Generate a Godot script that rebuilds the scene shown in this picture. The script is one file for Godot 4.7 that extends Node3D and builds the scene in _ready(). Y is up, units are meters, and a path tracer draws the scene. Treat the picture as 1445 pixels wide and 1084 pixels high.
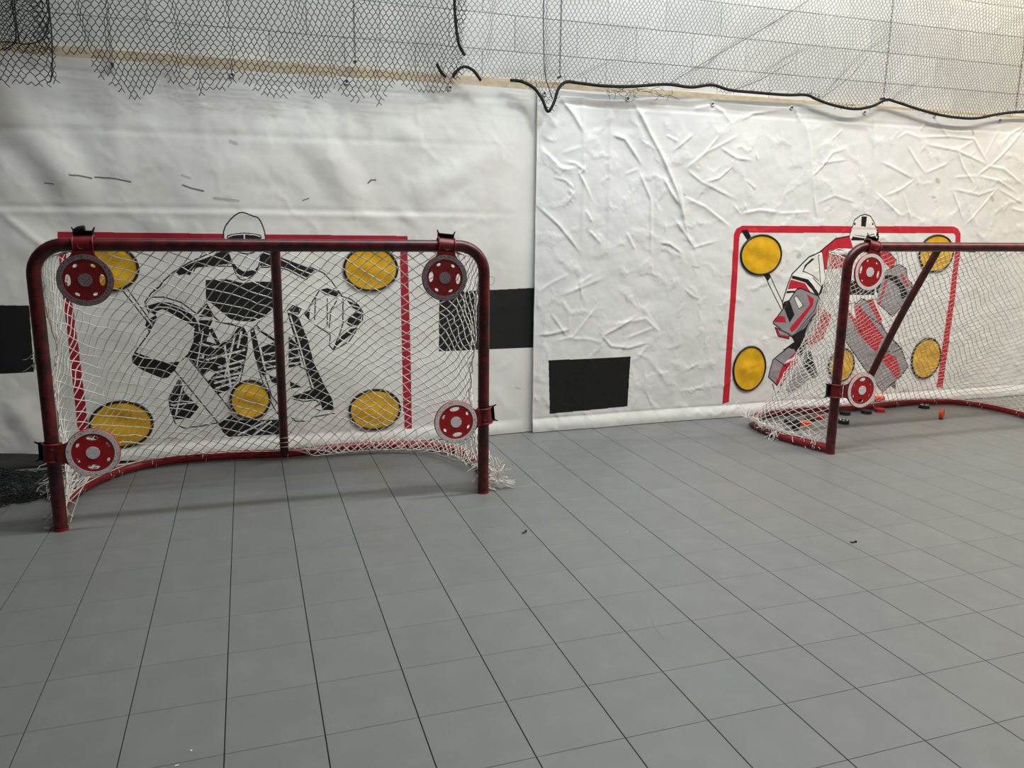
extends Node3D
# Indoor hockey shooting area: two red steel goals against a wall hung with printed vinyl banners.
# The banner wall stands at z = 0, x runs along it, the floor is y = 0.

var rng := RandomNumberGenerator.new()
var mats := {}
var used := {}
const CAM := Vector3(-0.6316, 1.3191, 4.675)
const TILE := 0.25
const ROW0 := 0.03

func _ready() -> void:
	rng.seed = 7
	make_camera()
	make_lights()
	make_materials()
	build_room()
	build_floor()
	build_banners()
	build_goals()
	build_targets()
	build_netting()
	build_pucks()
	build_small()

# ---------------------------------------------------------------- camera, sky and light
func camera_basis() -> Basis:
	var yaw := 0.325396
	var pitch := 0.199019
	var roll := 0.011185
	var r := Vector3(cos(yaw), 0, sin(yaw))
	var f := Vector3(sin(yaw), 0, -cos(yaw))
	var f2 := f * cos(pitch) - Vector3.UP * sin(pitch)
	var u2 := Vector3.UP * cos(pitch) + f * sin(pitch)
	return Basis(r * cos(roll) + u2 * sin(roll), u2 * cos(roll) - r * sin(roll), -f2)

func make_camera() -> void:
	var c := Camera3D.new()
	c.name = "camera"
	c.fov = 52.21
	c.near = 0.05
	c.far = 60.0
	add_child(c)
	c.transform = Transform3D(camera_basis(), CAM)
	c.current = true
	var we := WorldEnvironment.new()
	we.name = "world_environment"
	var e := Environment.new()
	e.background_mode = Environment.BG_COLOR
	e.background_color = Color(0.02, 0.02, 0.022)
	e.tonemap_mode = Environment.TONE_MAPPER_LINEAR
	e.tonemap_exposure = 1.0
	e.sdfgi_enabled = true
	e.ssao_enabled = true
	e.ssil_enabled = true
	we.environment = e
	add_child(we)

const CEIL := 4.8
const WARM := Color(1.0, 0.945, 0.86)
const COOL := Color(0.95, 0.98, 1.0)

func make_lights() -> void:
	# two rows of batten fittings that run along the banner wall, most of them over the right-hand half
	var row_a := [[-0.6, 0.85], [1.15, 2.0], [2.9, 0.65], [4.65, 0.3], [6.4, 0.35], [8.15, 0.4]]
	for i in row_a.size():
		ceiling_light(Vector3(row_a[i][0], CEIL, 1.47), COOL if i < 3 else WARM, row_a[i][1], "row above the goals", i)
	var row_b := [[1.0, 0.35], [2.75, 2.2], [4.5, 1.5], [6.25, 1.6], [8.0, 1.7]]
	for i in row_b.size():
		ceiling_light(Vector3(row_b[i][0], CEIL, 2.46), COOL if i < 2 else WARM, row_b[i][1], "row in front of the goals", i)

const ORD := ["first", "second", "third", "fourth", "fifth", "sixth"]

func ceiling_light(at: Vector3, col: Color, energy: float, row: String, i: int) -> void:
	var t := thing("ceiling_light", "%s batten ceiling light from the dim end, %s" % [ORD[i], row], "ceiling light", at, 0.0, "batten ceiling lights")
	var b := MB.new()
	b.box(Vector3(0, -0.03, 0), Vector3(1.3, 0.06, 0.16))
	part(t, "housing", b, plain(Color(0.85, 0.85, 0.84), 0.5))
	var d := MB.new()
	d.box(Vector3(0, -0.07, 0), Vector3(1.24, 0.02, 0.12))
	var m := plain(Color(0.9, 0.9, 0.9), 0.4)
	m.emission_enabled = true
	m.emission = col
	m.emission_energy_multiplier = 1.5
	part(t, "diffuser", d, m)
	var l := AreaLight3D.new()
	l.name = "lamp"
	l.area_size = Vector2(1.24, 0.12)
	l.light_color = col
	l.light_energy = energy * GAIN
	l.area_range = 30.0
	l.shadow_enabled = true
	t.add_child(l)
	l.position = Vector3(0, -0.085, 0)
	l.rotation = Vector3(-PI / 2, 0, 0)

const GAIN := 4.25

# ---------------------------------------------------------------- mesh helpers
class MB:
	var v := PackedVector3Array()
	var n := PackedVector3Array()
	var uv := PackedVector2Array()
	var idx := PackedInt32Array()
	func vert(p: Vector3, nn: Vector3, t := Vector2.ZERO) -> int:
		v.append(p)
		n.append(nn)
		uv.append(t)
		return v.size() - 1
	func tri(a: int, b: int, c: int) -> void:
		# order the corners so that the front face runs clockwise about the normal
		var g := (v[b] - v[a]).cross(v[c] - v[a])
		if g.dot(n[a] + n[b] + n[c]) > 0.0:
			idx.append_array([a, c, b])
		else:
			idx.append_array([a, b, c])
	func quad(a: Vector3, b: Vector3, c: Vector3, d: Vector3, nn: Vector3) -> void:
		var i := vert(a, nn, Vector2(0, 0))
		vert(b, nn, Vector2(1, 0))
		vert(c, nn, Vector2(1, 1))
		vert(d, nn, Vector2(0, 1))
		tri(i, i + 1, i + 2)
		tri(i, i + 2, i + 3)
	func flat(a: Vector3, b: Vector3, c: Vector3, d: Vector3, inside: Vector3) -> void:
		var g := (b - a).cross(c - a).normalized()
		if g.dot((a + c) * 0.5 - inside) < 0.0:
			g = -g
		quad(a, b, c, d, g)
	func box(c: Vector3, s: Vector3) -> void:
		cham(c, s, 0.0)
	# box whose four upper edges (along +axis y) are chamfered by ch
	func cham(c: Vector3, s: Vector3, ch: float) -> void:
		var h := s * 0.5
		var lo := [Vector3(-h.x, -h.y, -h.z), Vector3(h.x, -h.y, -h.z), Vector3(h.x, -h.y, h.z), Vector3(-h.x, -h.y, h.z)]
		var mid := []
		var top := []
		for p in lo:
			mid.append(c + Vector3(p.x, h.y - ch, p.z))
			top.append(c + Vector3(p.x - sign(p.x) * ch, h.y, p.z - sign(p.z) * ch))
		for i in 4:
			lo[i] += c
		quad(top[0], top[1], top[2], top[3], Vector3.UP)
		quad(lo[0], lo[1], lo[2], lo[3], Vector3.DOWN)
		for i in 4:
			var j := (i + 1) % 4
			flat(lo[i], lo[j], mid[j], mid[i], c)
			if ch > 0.0:
				flat(mid[i], mid[j], top[j], top[i], c)
	# box facing +z with chamfered front edges
	func slab(c: Vector3, s: Vector3, ch: float) -> void:
		var k := MB.new()
		k.cham(Vector3.ZERO, Vector3(s.x, s.z, s.y), ch)
		merge(k, Transform3D(Basis(Vector3.RIGHT, PI / 2), c))
	func merge(o: MB, t: Transform3D) -> void:
		var b := v.size()
		for p in o.v:
			v.append(t * p)
		for q in o.n:
			n.append((t.basis * q).normalized())
		uv.append_array(o.uv)
		for i in o.idx:
			idx.append(i + b)
	func tube(path: PackedVector3Array, r: float, sides := 6, closed := false, caps := true, r2 := -1.0) -> void:
		var m := path.size()
		if m < 2:
			return
		var tan := PackedVector3Array()
		for i in m:
			var a := path[(i - 1 + m) % m] if (closed or i > 0) else path[0]
			var b := path[(i + 1) % m] if (closed or i < m - 1) else path[m - 1]
			var d := b - a
			tan.append(d.normalized() if d.length_squared() > 1e-14 else Vector3.UP)
		var side := tan[0].cross(Vector3.UP)
		if side.length_squared() < 0.01:
			side = tan[0].cross(Vector3.RIGHT)
		side = side.normalized()
		var base := v.size()
		var len_ := 0.0
		for i in m:
			if i > 0:
				len_ += path[i].distance_to(path[i - 1])
			side = (side - tan[i] * side.dot(tan[i]))
			if side.length_squared() < 1e-8:
				side = tan[i].cross(Vector3(0.3, 0.8, 0.5))
			side = side.normalized()
			var up := tan[i].cross(side)
			var rr := r if r2 < 0.0 else lerpf(r, r2, float(i) / (m - 1))
			for k in sides:
				var a := TAU * k / sides
				var d := side * cos(a) + up * sin(a)
				v.append(path[i] + d * rr)
				n.append(d)
				uv.append(Vector2(float(k) / sides, len_))
		var rings := m if closed else m - 1
		for i in rings:
			var i2 := (i + 1) % m
			for k in sides:
				var k2 := (k + 1) % sides
				var a := base + i * sides + k
				var b := base + i * sides + k2
				var c := base + i2 * sides + k2
				var d := base + i2 * sides + k
				idx.append_array([a, c, b, a, d, c])
		if caps and not closed:
			for e in [0, m - 1]:
				var nn := -tan[0] if e == 0 else tan[m - 1]
				var ctr := vert(path[e], nn)
				var ring := []
				for k in sides:
					ring.append(vert(v[base + e * sides + k], nn))
				for k in sides:
					tri(ctr, ring[k], ring[(k + 1) % sides])
	func lathe(prof: Array, sides: int, at: Vector3) -> void:
		# prof: [r, y] from bottom to top, sharp joints
		for i in prof.size() - 1:
			var a: Array = prof[i]
			var b: Array = prof[i + 1]
			var nd := Vector2(b[1] - a[1], a[0] - b[0])
			if nd.length() < 1e-9:
				continue
			nd = nd.normalized()
			var base := v.size()
			for k in sides + 1:
				var t := TAU * k / sides
				var c := Vector3(cos(t), 0, sin(t))
				var nn := (c * nd.x + Vector3.UP * nd.y).normalized()
				vert(at + c * a[0] + Vector3.UP * a[1], nn, Vector2(float(k) / sides, a[1]))
				vert(at + c * b[0] + Vector3.UP * b[1], nn, Vector2(float(k) / sides, b[1]))
			for k in sides:
				var q := base + k * 2
				tri(q, q + 1, q + 2)
				tri(q + 1, q + 3, q + 2)
	func mesh(m: Material) -> ArrayMesh:
		var arr := []
		arr.resize(Mesh.ARRAY_MAX)
		arr[Mesh.ARRAY_VERTEX] = v
		arr[Mesh.ARRAY_NORMAL] = n
		arr[Mesh.ARRAY_TEX_UV] = uv
		arr[Mesh.ARRAY_INDEX] = idx
		var am := ArrayMesh.new()
		am.add_surface_from_arrays(Mesh.PRIMITIVE_TRIANGLES, arr)
		am.surface_set_material(0, m)
		return am

func numbered(called: String) -> String:
	var k: int = used.get(called, 0)
	used[called] = k + 1
	return called if k == 0 else "%s_%03d" % [called, k]

func thing(called: String, label: String, category: String, at := Vector3.ZERO, turn := 0.0, group := "") -> Node3D:
	var o := Node3D.new()
	o.name = numbered(called)
	add_child(o)
	o.position = at
	o.rotation.y = turn
	tag(o, label, category, group)
	return o

func tag(o: Node, label: String, category: String, group := "") -> void:
	o.set_meta("label", label)
	o.set_meta("category", category)
	if group != "":
		o.set_meta("group", group)

func part(parent: Node, called: String, b: MB, m: Material, label := "") -> MeshInstance3D:
	return inst(parent, called, b.mesh(m), label)

func inst(parent: Node, called: String, me: Mesh, label := "") -> MeshInstance3D:
	var o := MeshInstance3D.new()
	o.name = numbered(called) if parent == self else called
	o.mesh = me
	o.cast_shadow = GeometryInstance3D.SHADOW_CASTING_SETTING_ON
	parent.add_child(o, true)
	if label != "":
		o.set_meta("label", label)
	return o

func structure(o: Node, label: String) -> Node:
	o.set_meta("kind", "structure")
	o.set_meta("label", label)
	return o

func pts(a: Array) -> PackedVector3Array:
	var p := PackedVector3Array()
	for q in a:
		p.append(q)
	return p

# Catmull-Rom through the given points
func smooth(a: Array, steps := 6, closed := false) -> PackedVector3Array:
	var p := PackedVector3Array()
	var m := a.size()
	var last := m if closed else m - 1
	for i in last:
		var p0: Vector3 = a[(i - 1 + m) % m] if (closed or i > 0) else a[0]
		var p1: Vector3 = a[i]
		var p2: Vector3 = a[(i + 1) % m]
		var p3: Vector3 = a[(i + 2) % m] if (closed or i < m - 2) else a[m - 1]
		for k in steps:
			var t := float(k) / steps
			p.append(0.5 * ((2.0 * p1) + (p2 - p0) * t + (2.0 * p0 - 5.0 * p1 + 4.0 * p2 - p3) * t * t + (3.0 * p1 - p0 - 3.0 * p2 + p3) * t * t * t))
	if not closed:
		p.append(a[m - 1])
	return p

# ---------------------------------------------------------------- materials
func plain(c: Color, rough: float, metal := 0.0) -> StandardMaterial3D:
	var m := StandardMaterial3D.new()
	m.albedo_color = c
	m.roughness = rough
	m.metallic = metal
	return m

func rgb(r: float, g: float, b: float) -> Color:
	return Color(r / 255.0, g / 255.0, b / 255.0)

# blotchy material: a noise picture coloured through a ramp, laid on without UVs
func blotch(stops: Array, freq: float, scale: float, rough: float, world := false, sd := 1, oct := 4) -> StandardMaterial3D:
	var nz := FastNoiseLite.new()
	nz.noise_type = FastNoiseLite.TYPE_SIMPLEX_SMOOTH
	nz.seed = sd
	nz.frequency = freq
	nz.fractal_octaves = oct
	var g := nz.get_seamless_image(512, 512)
	var img := Image.create(512, 512, false, Image.FORMAT_RGB8)
	var grad := Gradient.new()
	var offs := PackedFloat32Array()
	var cols := PackedColorArray()
	for s in stops:
		offs.append(s[0])
		cols.append(s[1])
	grad.offsets = offs
	grad.colors = cols
	for y in 512:
		for x in 512:
			img.set_pixel(x, y, grad.sample(g.get_pixel(x, y).r))
	var m := StandardMaterial3D.new()
	m.albedo_texture = ImageTexture.create_from_image(img)
	m.uv1_triplanar = true
	m.uv1_world_triplanar = world
	m.uv1_scale = Vector3.ONE * scale
	m.roughness = rough
	return m

func make_materials() -> void:
	mats.post = blotch([[0.0, rgb(26, 6, 9)], [0.36, rgb(50, 11, 15)], [0.55, rgb(80, 14, 19)], [0.8, rgb(104, 18, 24)], [1.0, rgb(116, 24, 30)]], 0.012, 2.2, 0.36, false, 3)
	mats.base_red = blotch([[0.0, rgb(112, 10, 18)], [0.5, rgb(140, 14, 24)], [1.0, rgb(155, 22, 32)]], 0.02, 2.0, 0.34, false, 5)
	mats.cord = blotch([[0.0, rgb(226, 221, 210)], [1.0, rgb(246, 243, 236)]], 0.02, 4.0, 0.8, false, 6, 2)
	mats.black_cord = plain(rgb(26, 26, 27), 0.8)
	mats.rope = plain(rgb(18, 18, 19), 0.85)
	mats.disc_red = blotch([[0.0, rgb(150, 10, 16)], [0.4, rgb(172, 14, 22)], [1.0, rgb(186, 20, 28)]], 0.015, 3.0, 0.42, false, 8)
	mats.disc_old = blotch([[0.0, rgb(104, 12, 15)], [0.4, rgb(124, 16, 20)], [1.0, rgb(140, 22, 26)]], 0.015, 3.0, 0.45, false, 14)
	mats.clamp = blotch([[0.0, rgb(84, 10, 14)], [0.5, rgb(112, 13, 19)], [1.0, rgb(128, 18, 24)]], 0.02, 3.0, 0.4, false, 15)
	mats.ring_clean = blotch([[0.0, rgb(120, 115, 116)], [0.27, rgb(205, 200, 202)], [0.36, rgb(232, 226, 226)], [1.0, rgb(240, 234, 234)]], 0.03, 7.0, 0.5, false, 9)
	mats.ring_worn = blotch([[0.0, rgb(60, 56, 60)], [0.4, rgb(92, 84, 88)], [0.55, rgb(150, 142, 146)], [0.75, rgb(120, 90, 94)], [1.0, rgb(170, 160, 164)]], 0.03, 8.0, 0.55, false, 10)
	mats.rubber = plain(rgb(24, 24, 25), 0.55)
	mats.strap = plain(rgb(14, 14, 15), 0.75)
	mats.orange = plain(rgb(238, 84, 40), 0.5)
	mats.puck_red = plain(rgb(176, 36, 44), 0.5)
	mats.wood = blotch([[0.0, rgb(190, 170, 138)], [0.5, rgb(214, 196, 166)], [1.0, rgb(226, 210, 184)]], 0.02, 1.6, 0.65, true, 11)
	mats.steel = plain(rgb(190, 190, 188), 0.35, 0.9)
	mats.yellow = blotch([[0.0, rgb(206, 152, 6)], [0.5, rgb(224, 170, 10)], [1.0, rgb(234, 182, 20)]], 0.01, 2.0, 0.5, true, 12, 3)
	mats.binding = plain(rgb(22, 21, 22), 0.6)

# ---------------------------------------------------------------- the room
func build_room() -> void:
	var shade := plain(rgb(214, 212, 206), 0.8)
	var dull := plain(rgb(122, 120, 116), 0.85)
	# block wall behind the banners: mortar bed plus each block that stands above the batten
	var mortar := MB.new()
	mortar.box(Vector3(2.0, CEIL / 2, -0.15), Vector3(15.0, CEIL, 0.2))
	var w := part(self, "wall_back", mortar, plain(rgb(190, 190, 188), 0.9))
	structure(w, "painted white block wall above and behind the banners")
	var bm := []
	for k in 4:
		var f := 1.0 - 0.012 * k
		bm.append(blotch([[0.0, Color(0.885, 0.88, 0.86) * f], [1.0, Color(0.925, 0.92, 0.90) * f]], 0.02, 1.5, 0.6, true, 20 + k))
	var bmesh := []
	for k in 4:
		var b := MB.new()
		b.slab(Vector3.ZERO, Vector3(0.3972, 0.1972, 0.03), 0.001)
		bmesh.append(b.mesh(bm[k]))
	# courses of 0.2 m; a bed joint lies at y = 2.535
	for c in range(-2, 5):
		var y := 2.535 + 0.1 + 0.2 * c
		for i in range(-9, 20):
			var x := 0.149 + 0.4 * i + (0.2 if c % 2 != 0 else 0.0)
			if x < -3.2 or x > 7.5:
				continue
			var o := inst(w, "block", bmesh[(i * 7 + c * 3 + 40) % 4])
			o.position = Vector3(x, y, -0.044)
	# plain block face lower down, hidden by the banners
	var bt := MB.new()
	bt.slab(Vector3(2.0, 2.148, -0.018), Vector3(11.0, 0.062, 0.024), 0.002)
	structure(part(self, "trim_1", bt, mats.wood), "pale wooden batten along the top edge of the banners")
	var cm := MB.new()
	cm.box(Vector3(2.0, CEIL + 0.1, 4.0), Vector3(15.0, 0.2, 8.5))
	structure(part(self, "ceiling", cm, plain(rgb(180, 180, 178), 0.85)), "plain pale ceiling of the hall")
	for a in [["wall_left", Vector3(-5.6, CEIL / 2, 4.0), Vector3(0.2, CEIL, 8.5), "plain grey wall at the dim end"], ["wall_right", Vector3(9.6, CEIL / 2, 4.0), Vector3(0.2, CEIL, 8.5), "pale plain wall at the lit end"], ["wall_front", Vector3(2.0, CEIL / 2, 8.35), Vector3(15.0, CEIL, 0.2), "plain grey wall facing the banners"]]:
		var b := MB.new()
		b.box(a[1], a[2])
		structure(part(self, a[0], b, shade if a[0] == "wall_right" else dull), a[3])

func in_view(p: Vector3) -> bool:
	var d := camera_basis().inverse() * (p - CAM)
	if d.z > -0.1:
		return false
	return absf(d.x / -d.z) < 0.69 and absf(d.y / -d.z) < 0.53

func build_floor() -> void:
	var bed := MB.new()
	bed.box(Vector3(2.0, -0.06, 4.1), Vector3(15.0, 0.09, 8.4))
	var fl := part(self, "floor", bed, plain(rgb(30, 31, 32), 0.9))
	structure(fl, "grey interlocking plastic sport tiles")
	var tm := []
	var me := []
	for k in 4:
		var f := 1.0 + 0.006 * (k - 1.5)
		var m := blotch([[0.0, Color(0.440, 0.442, 0.432) * f], [0.5, Color(0.453, 0.455, 0.445) * f], [0.8, Color(0.464, 0.466, 0.456) * f], [1.0, Color(0.476, 0.478, 0.468) * f]], 0.012, 0.9, 0.46, true, 30, 5)
		tm.append(m)
		var b := MB.new()
		b.cham(Vector3(0, -0.0075, 0), Vector3(TILE - 0.0027, 0.015, TILE - 0.0009), 0.0008)
		me.append(b.mesh(m))
	var spots := []
	for i in range(-20, 36):
		for j in range(0, 33):
			spots.append(Vector3((i + 0.5) * TILE, 0, ROW0 + (j - 0.5) * TILE))
	spots.sort_custom(func(a, b): return a.distance_squared_to(CAM) < b.distance_squared_to(CAM))
	var rest := MB.new()
	var unit := MB.new()
	unit.cham(Vector3(0, -0.0075, 0), Vector3(TILE - 0.0027, 0.015, TILE - 0.0009), 0.0008)
	var made := 0
	for s in spots:
		if made < 300 and in_view(s):
			var o := inst(fl, "floor_tile", me[rng.randi() % 4])
			o.position = s
			made += 1
		else:
			rest.merge(unit, Transform3D(Basis(), s))
	var ro := part(fl, "floor_tiles", rest, tm[1])
	ro.set_meta("kind", "stuff")

# ---------------------------------------------------------------- printed banners
class Sheet:
	var x0: float
	var x1: float
	var nx: int
	var ny: int
	var z0: float
	var h: PackedFloat32Array
	var bot: Callable
	var top: Callable
	const YT := 2.24
	func _init(a: float, b: float, step: float, z: float) -> void:
		x0 = a
		x1 = b
		z0 = z
		nx = int((b - a) / step)
		ny = int(YT / step)
		h.resize((nx + 1) * (ny + 1))
	# relief lives on a regular grid over x0..x1 and 0..YT
	func crease(amp: float, wid: float, c: Array, sharp: bool) -> void:
		var m := c.size() / 2
		var skew := 1.0 if int(absf(c[0] * 1000.0)) % 2 == 0 else -1.0
		var one := {}
		for s in m - 1:
			var a := Vector2(c[s * 2], c[s * 2 + 1])
			var b := Vector2(c[s * 2 + 2], c[s * 2 + 3])
			var rad := wid * 2.6
			var i0 := maxi(0, int((minf(a.x, b.x) - rad - x0) / (x1 - x0) * nx))
			var i1 := mini(nx, int((maxf(a.x, b.x) + rad - x0) / (x1 - x0) * nx) + 1)
			var j0 := maxi(0, int((minf(a.y, b.y) - rad) / YT * ny))
			var j1 := mini(ny, int((maxf(a.y, b.y) + rad) / YT * ny) + 1)
			var d := b - a
			var L2 := maxf(d.length_squared(), 1e-9)
			for j in range(j0, j1 + 1):
				for i in range(i0, i1 + 1):
					var p := Vector2(x0 + (x1 - x0) * i / nx, YT * j / ny)
					var t := clampf((p - a).dot(d) / L2, 0.0, 1.0)
					var q := a + d * t
					var sgn := signf(d.cross(p - a))
					# a fold falls away steeply on one side and slowly on the other
					var dist := p.distance_to(q) / (wid * (1.0 if not sharp or sgn * skew > 0.0 else 0.42))
					if dist > 2.6:
						continue
					var along := (s + t) / (m - 1)
					var fade := minf(1.0, minf(along, 1.0 - along) * 5.0 + 0.15) if sharp or wid < 0.013 else sin(PI * along)
					var prof := 1.0 / (1.0 + dist * dist * 1.6) * (1.0 - dist / 2.6) if sharp else 0.5 + 0.5 * cos(PI * dist / 2.6)
					var k := j * (nx + 1) + i
					var val := amp * fade * prof
					if absf(val) > absf(one.get(k, 0.0)):
						one[k] = val
		for k in one:
			h2[k] += one[k]
	var h2: PackedFloat32Array
	func z(x: float, y: float) -> float:
		var u := clampf((x - x0) / (x1 - x0) * nx, 0.0, nx - 0.001)
		var w := clampf(y / YT * ny, 0.0, ny - 0.001)
		var i := int(u)
		var j := int(w)
		var fu := u - i
		var fw := w - j
		var k := j * (nx + 1) + i
		return z0 + lerpf(lerpf(h[k], h[k + 1], fu), lerpf(h[k + nx + 1], h[k + nx + 2], fu), fw)

func sheet_mesh(s: Sheet, m: Material) -> ArrayMesh:
	var b := MB.new()
	var w := s.nx + 1
	for j in s.ny + 1:
		for i in w:
			var x := s.x0 + (s.x1 - s.x0) * i / s.nx
			var yb: float = s.bot.call(x)
			var yt: float = s.top.call(x)
			var y := lerpf(yb, yt, float(j) / s.ny)
			b.v.append(Vector3(x, y, s.z(x, y)))
			b.uv.append(Vector2((x - s.x0) / (s.x1 - s.x0), 1.0 - y / Sheet.YT))
	b.n.resize(b.v.size())
	for j in s.ny + 1:
		for i in w:
			var l := b.v[j * w + maxi(i - 1, 0)]
			var r := b.v[j * w + mini(i + 1, s.nx)]
			var d := b.v[maxi(j - 1, 0) * w + i]
			var u := b.v[mini(j + 1, s.ny) * w + i]
			b.n[j * w + i] = (r - l).cross(u - d).normalized()
	for j in s.ny:
		for i in s.nx:
			var a := j * w + i
			b.idx.append_array([a, a + w + 1, a + 1, a, a + w, a + w + 1])
	return b.mesh(m)

func fill_poly(img: Image, p: PackedVector2Array, c: Color) -> void:
	var lo := INF
	var hi := -INF
	for q in p:
		lo = minf(lo, q.y)
		hi = maxf(hi, q.y)
	for y in range(maxi(0, int(floor(lo))), mini(img.get_height() - 1, int(ceil(hi))) + 1):
		var yc := y + 0.5
		var xs := []
		for i in p.size():
			var a := p[i]
			var b := p[(i + 1) % p.size()]
			if (a.y <= yc and b.y > yc) or (b.y <= yc and a.y > yc):
				xs.append(a.x + (yc - a.y) / (b.y - a.y) * (b.x - a.x))
		xs.sort()
		for k in range(0, xs.size() - 1, 2):
			var xa := int(round(xs[k]))
			var xb := int(round(xs[k + 1]))
			if xb > xa:
				img.fill_rect(Rect2i(xa, y, xb - xa, 1), c)

func paint(img: Image, ops: Array, s: Sheet, cols: Dictionary) -> void:
	var W := img.get_width()
	var H := img.get_height()
	var kx := W / (s.x1 - s.x0)
	var ky := H / Sheet.YT
	for op in ops:
		var c: Array = op[2]
		var p := PackedVector2Array()
		for i in range(0, c.size(), 2):
			p.append(Vector2((c[i] - s.x0) * kx, (Sheet.YT - c[i + 1]) * ky))
		if op[1] == 0:
			fill_poly(img, p, cols[op[0]])
			continue
		var hw: float = op[1] * 0.5 * kx
		for i in p.size() - 1:
			var d := (p[i + 1] - p[i]).normalized()
			var e := Vector2(-d.y, d.x) * hw
			fill_poly(img, PackedVector2Array([p[i] + e, p[i + 1] + e, p[i + 1] - e, p[i] - e]), cols[op[0]])
		for i in range(0 if hw > 3.0 else 1, p.size() - (0 if hw > 3.0 else 1)):
			var disc := PackedVector2Array()
			for k in 8:
				disc.append(p[i] + Vector2(cos(TAU * k / 8), sin(TAU * k / 8)) * hw)
			fill_poly(img, disc, cols[op[0]])

func cloth_image(w: int, h: int, a: Color, b: Color, sd: int) -> Image:
	var n1 := FastNoiseLite.new()
	n1.seed = sd
	n1.frequency = 0.012
	n1.fractal_octaves = 5
	var n2 := FastNoiseLite.new()
	n2.seed = sd + 1
	n2.frequency = 0.16
	n2.fractal_octaves = 2
	var q := Image.create(w / 4, h / 4, false, Image.FORMAT_RGB8)
	for y in q.get_height():
		for x in q.get_width():
			var t := clampf(0.5 + 0.7 * n1.get_noise_2d(x, y * 1.6) + 0.16 * n2.get_noise_2d(x, y), 0.0, 1.0)
			q.set_pixel(x, y, a.lerp(b, t))
	q.resize(w, h, Image.INTERPOLATE_BILINEAR)
	return q

func cloth_material(img: Image, rough: float) -> StandardMaterial3D:
	var m := StandardMaterial3D.new()
	m.albedo_texture = ImageTexture.create_from_image(img)
	m.roughness = rough
	return m

func relief(s: Sheet, sd: int, soft: float, fine: float, crumple: float) -> void:
	var n1 := FastNoiseLite.new()
	n1.seed = sd
	n1.frequency = 0.9
	n1.fractal_octaves = 2
	var n2 := FastNoiseLite.new()
	n2.seed = sd + 1
	n2.frequency = 4.5
	n2.fractal_octaves = 3
	var n3 := FastNoiseLite.new()
	n3.seed = sd + 2
	n3.noise_type = FastNoiseLite.TYPE_SIMPLEX
	n3.fractal_type = FastNoiseLite.FRACTAL_RIDGED
	n3.frequency = 2.2
	n3.fractal_octaves = 2
	n3.domain_warp_enabled = true
	n3.domain_warp_amplitude = 0.25
	n3.domain_warp_frequency = 1.2
	for j in s.ny + 1:
		for i in s.nx + 1:
			var x := s.x0 + (s.x1 - s.x0) * i / s.nx
			var y := Sheet.YT * j / s.ny
			var k := j * (s.nx + 1) + i
			# vertical sweep of hung cloth, finer relief, sharp crumples; pinned flat at the batten
			var pin := clampf((2.1 - y) * 6.0, 0.15, 1.0)
			var hh := soft * n1.get_noise_2d(x, y * 0.6) + fine * n2.get_noise_2d(x, y)
			hh += crumple * maxf(0.0, n3.get_noise_2d(x, y) - 0.25)
			s.h[k] = hh * pin + s.h2[k]

func hem(s: Sheet) -> void:
	# stitched pockets: a roll at the floor and a narrow one at the top
	for j in s.ny + 1:
		var y := Sheet.YT * j / s.ny
		for i in s.nx + 1:
			var k := j * (s.nx + 1) + i
			if y < 0.085:
				s.h[k] += 0.008 * sin(PI * clampf(y / 0.085, 0.0, 1.0)) + 0.01 * (1.0 - y / 0.085)
			elif y < 0.1:
				s.h[k] -= 0.003 * (1.0 - absf(y - 0.0925) / 0.0075)
			if y > 2.045 and y < 2.06:
				s.h[k] -= 0.002

func step_curve(x: float, a: Array) -> float:
	if x <= a[0][0]:
		return a[0][1]
	for i in a.size() - 1:
		if x <= a[i + 1][0]:
			return lerpf(a[i][1], a[i + 1][1], (x - a[i][0]) / (a[i + 1][0] - a[i][0]))
	return a[a.size() - 1][1]

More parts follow.
